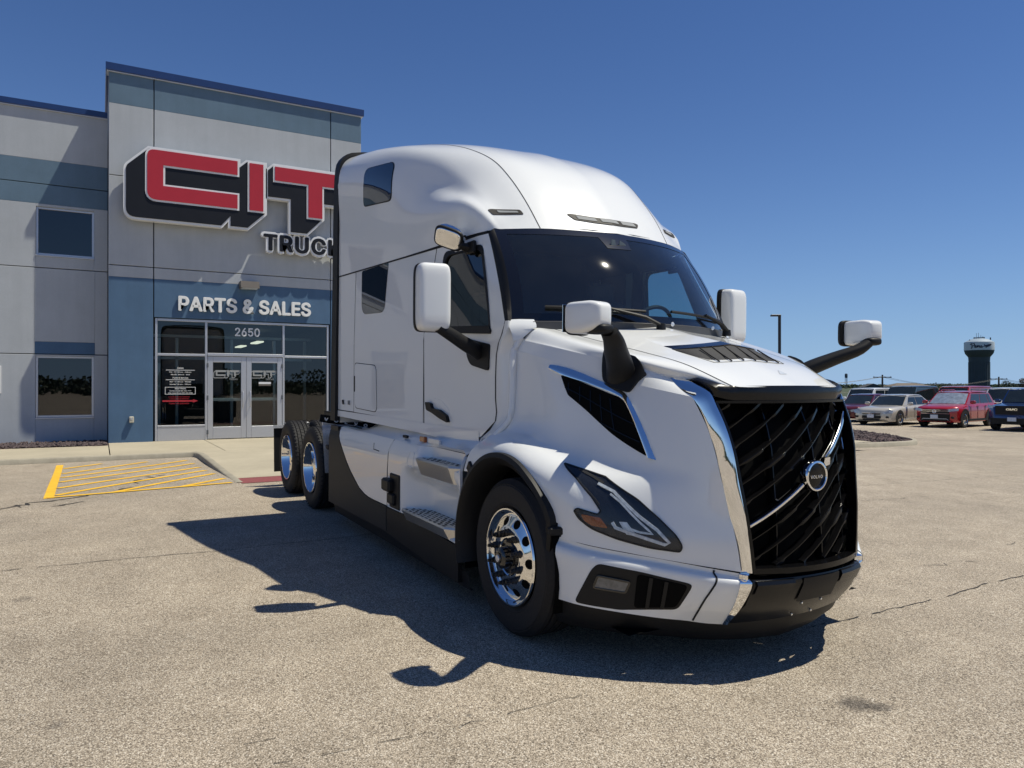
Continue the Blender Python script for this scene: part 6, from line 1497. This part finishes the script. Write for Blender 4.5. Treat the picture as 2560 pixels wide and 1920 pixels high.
tops.sort(key=lambda t:Vector(t[0][:2]).dot(r_))
b=MB()
for i in range(len(tops)-1):
    (g0,h0),(g1,h1)=tops[i],tops[i+1]
    for dz,k in ((-.25,-1.2),(-.25,1.2),(-1.7,0)):
        a=Vector(g0)+Vector((r_.x*k*0,r_.y*k*0,h0+dz)); c_=Vector(g1)+Vector((0,0,h1+dz)); off=Vector((-r_.y,r_.x,0))*k*.5
        b.tube([a.lerp(c_,t)+off-Vector((0,0,4*1.1*t*(1-t))) for t in np.linspace(0,1,14)],.02,4,False)
tag(b.build('power_lines',M_POLE,None,0),'thin dark power lines strung between the far utility poles','power line')
lb=empty('long_building',at(2268,300,-.5),(0,0,math.atan2(r_.y,r_.x)),'long low white building with brown hip roof on the horizon','building')
S3=300/1840
MB().box((0,0,.85),(92*S3,9,2.5)).build('wall',M_TOWW,lb); rz=1.65; rt_=(966-958.5)*S3+1.0
MB().add([(-49*S3,-5.5,rz+.4),(49*S3,-5.5,rz+.4),(49*S3,5.5,rz+.4),(-49*S3,5.5,rz+.4),(-26*S3,0,rt_+1.2),(22*S3,0,rt_+1.2)],[(0,1,5,4),(1,2,5),(2,3,4,5),(3,0,4),(3,2,1,0)]).build('roof',simple('brown_shingles',(.15,.125,.10),.9,grain=.2,gscale=2),lb,0)
for k in range(14): MB().box(((-43+6.6*k)*S3,-4.5,1.35),(2.6*S3,.1,.8)).build('window',M_GAP,lb)
hh=empty('house',at(2176,330,-.5),(0,0,math.atan2(r_.y,r_.x)),label='small dark gabled house roof above the treeline',category='house')
MB().box((0,0,.9),(6,5,1.8)).build('wall',M_TOWD,hh); MB().prism([(-4.4,1.7),(4.4,1.7),(0,3.3)],lambda u,v,d:(u,d,v),-3,3).build('roof',simple('dark_shingles',(.05,.055,.06),.9),hh,0)
# trees
def leafcloud(b,c,rad,n,size,flat=1.0):
    for _ in range(n):
        v=Vector((random.gauss(0,1),random.gauss(0,1),random.gauss(0,1))).normalized()*random.uniform(.55,1.0)
        p=Vector(c)+Vector((v.x*rad[0],v.y*rad[1],v.z*rad[2])); a=Vector((random.uniform(-1,1),random.uniform(-1,1),random.uniform(-1,1))).normalized(); e=a.orthogonal().normalized(); f=a.cross(e); s_=size*random.uniform(.6,1.3)
        b.add([p-e*s_,p+f*s_*.6,p+e*s_,p-f*s_*.6],[(0,1,2,3)])
b=MB()
for k in range(620):
    px=random.uniform(1700,2950); d=random.uniform(700,1100); x,y,_=at(px,d); top=random.uniform(2.6,4.4)+(1.3 if px>2300 else 0)*random.random()
    rw=random.uniform(6,14); leafcloud(b,(x,y,top*.42),(rw,rw,top*.55),46,1.1)
b.build('distant_treeline',M_LEAF,None,0,kind='stuff',normals=False)
b=MB()
for k in range(260):
    a=random.uniform(-2.3,.9); d=random.uniform(110,180); x=4+d*math.cos(a); y=-3+d*math.sin(a); top=random.uniform(2.5,5.5); rw=random.uniform(4,7); leafcloud(b,(x,y,top*.45),(rw,rw,top*.55),150,.5)
b.build('treeline_across_the_road',M_LEAF2,None,0,kind='stuff',normals=False)
for px,d,h,w_,lab,m in ((2530,150,3.3,3.4,'dark round tree right of the far utility pole',M_LEAF2),(2562,150,3.9,3.4,'taller reddish tree at the right edge of the horizon',simple('leaf_reddish',(.06,.04,.028),.7,var=.3)),(2502,260,3.4,3.0,'pale bushy tree at the foot of the right utility pole',M_LEAF)):
    g0=at(px,d); t=empty('tree',g0,label=lab,category='tree')
    b=MB(); b.tube([(0,0,-.3),(.05,0,h*.35),(-.05,.1,h*.75)],[.22,.16,.05],8)
    for k in range(6): a=k*1.05; b.tube([(0,0,h*(.3+.05*k)),(math.cos(a)*w_*.3,math.sin(a)*w_*.3,h*(.45+.07*k))],[.08,.03],6)
    b.build('trunk',M_BARK,t); b=MB()
    for k in range(16): a=random.random()*6.3; q=random.random()**.6; leafcloud(b,(math.cos(a)*w_*.36*q,math.sin(a)*w_*.36*q,h*random.uniform(.38,.86)),(w_*.26,w_*.26,h*.16),120,.11)
    b.build('crown',m,t,0,normals=False)
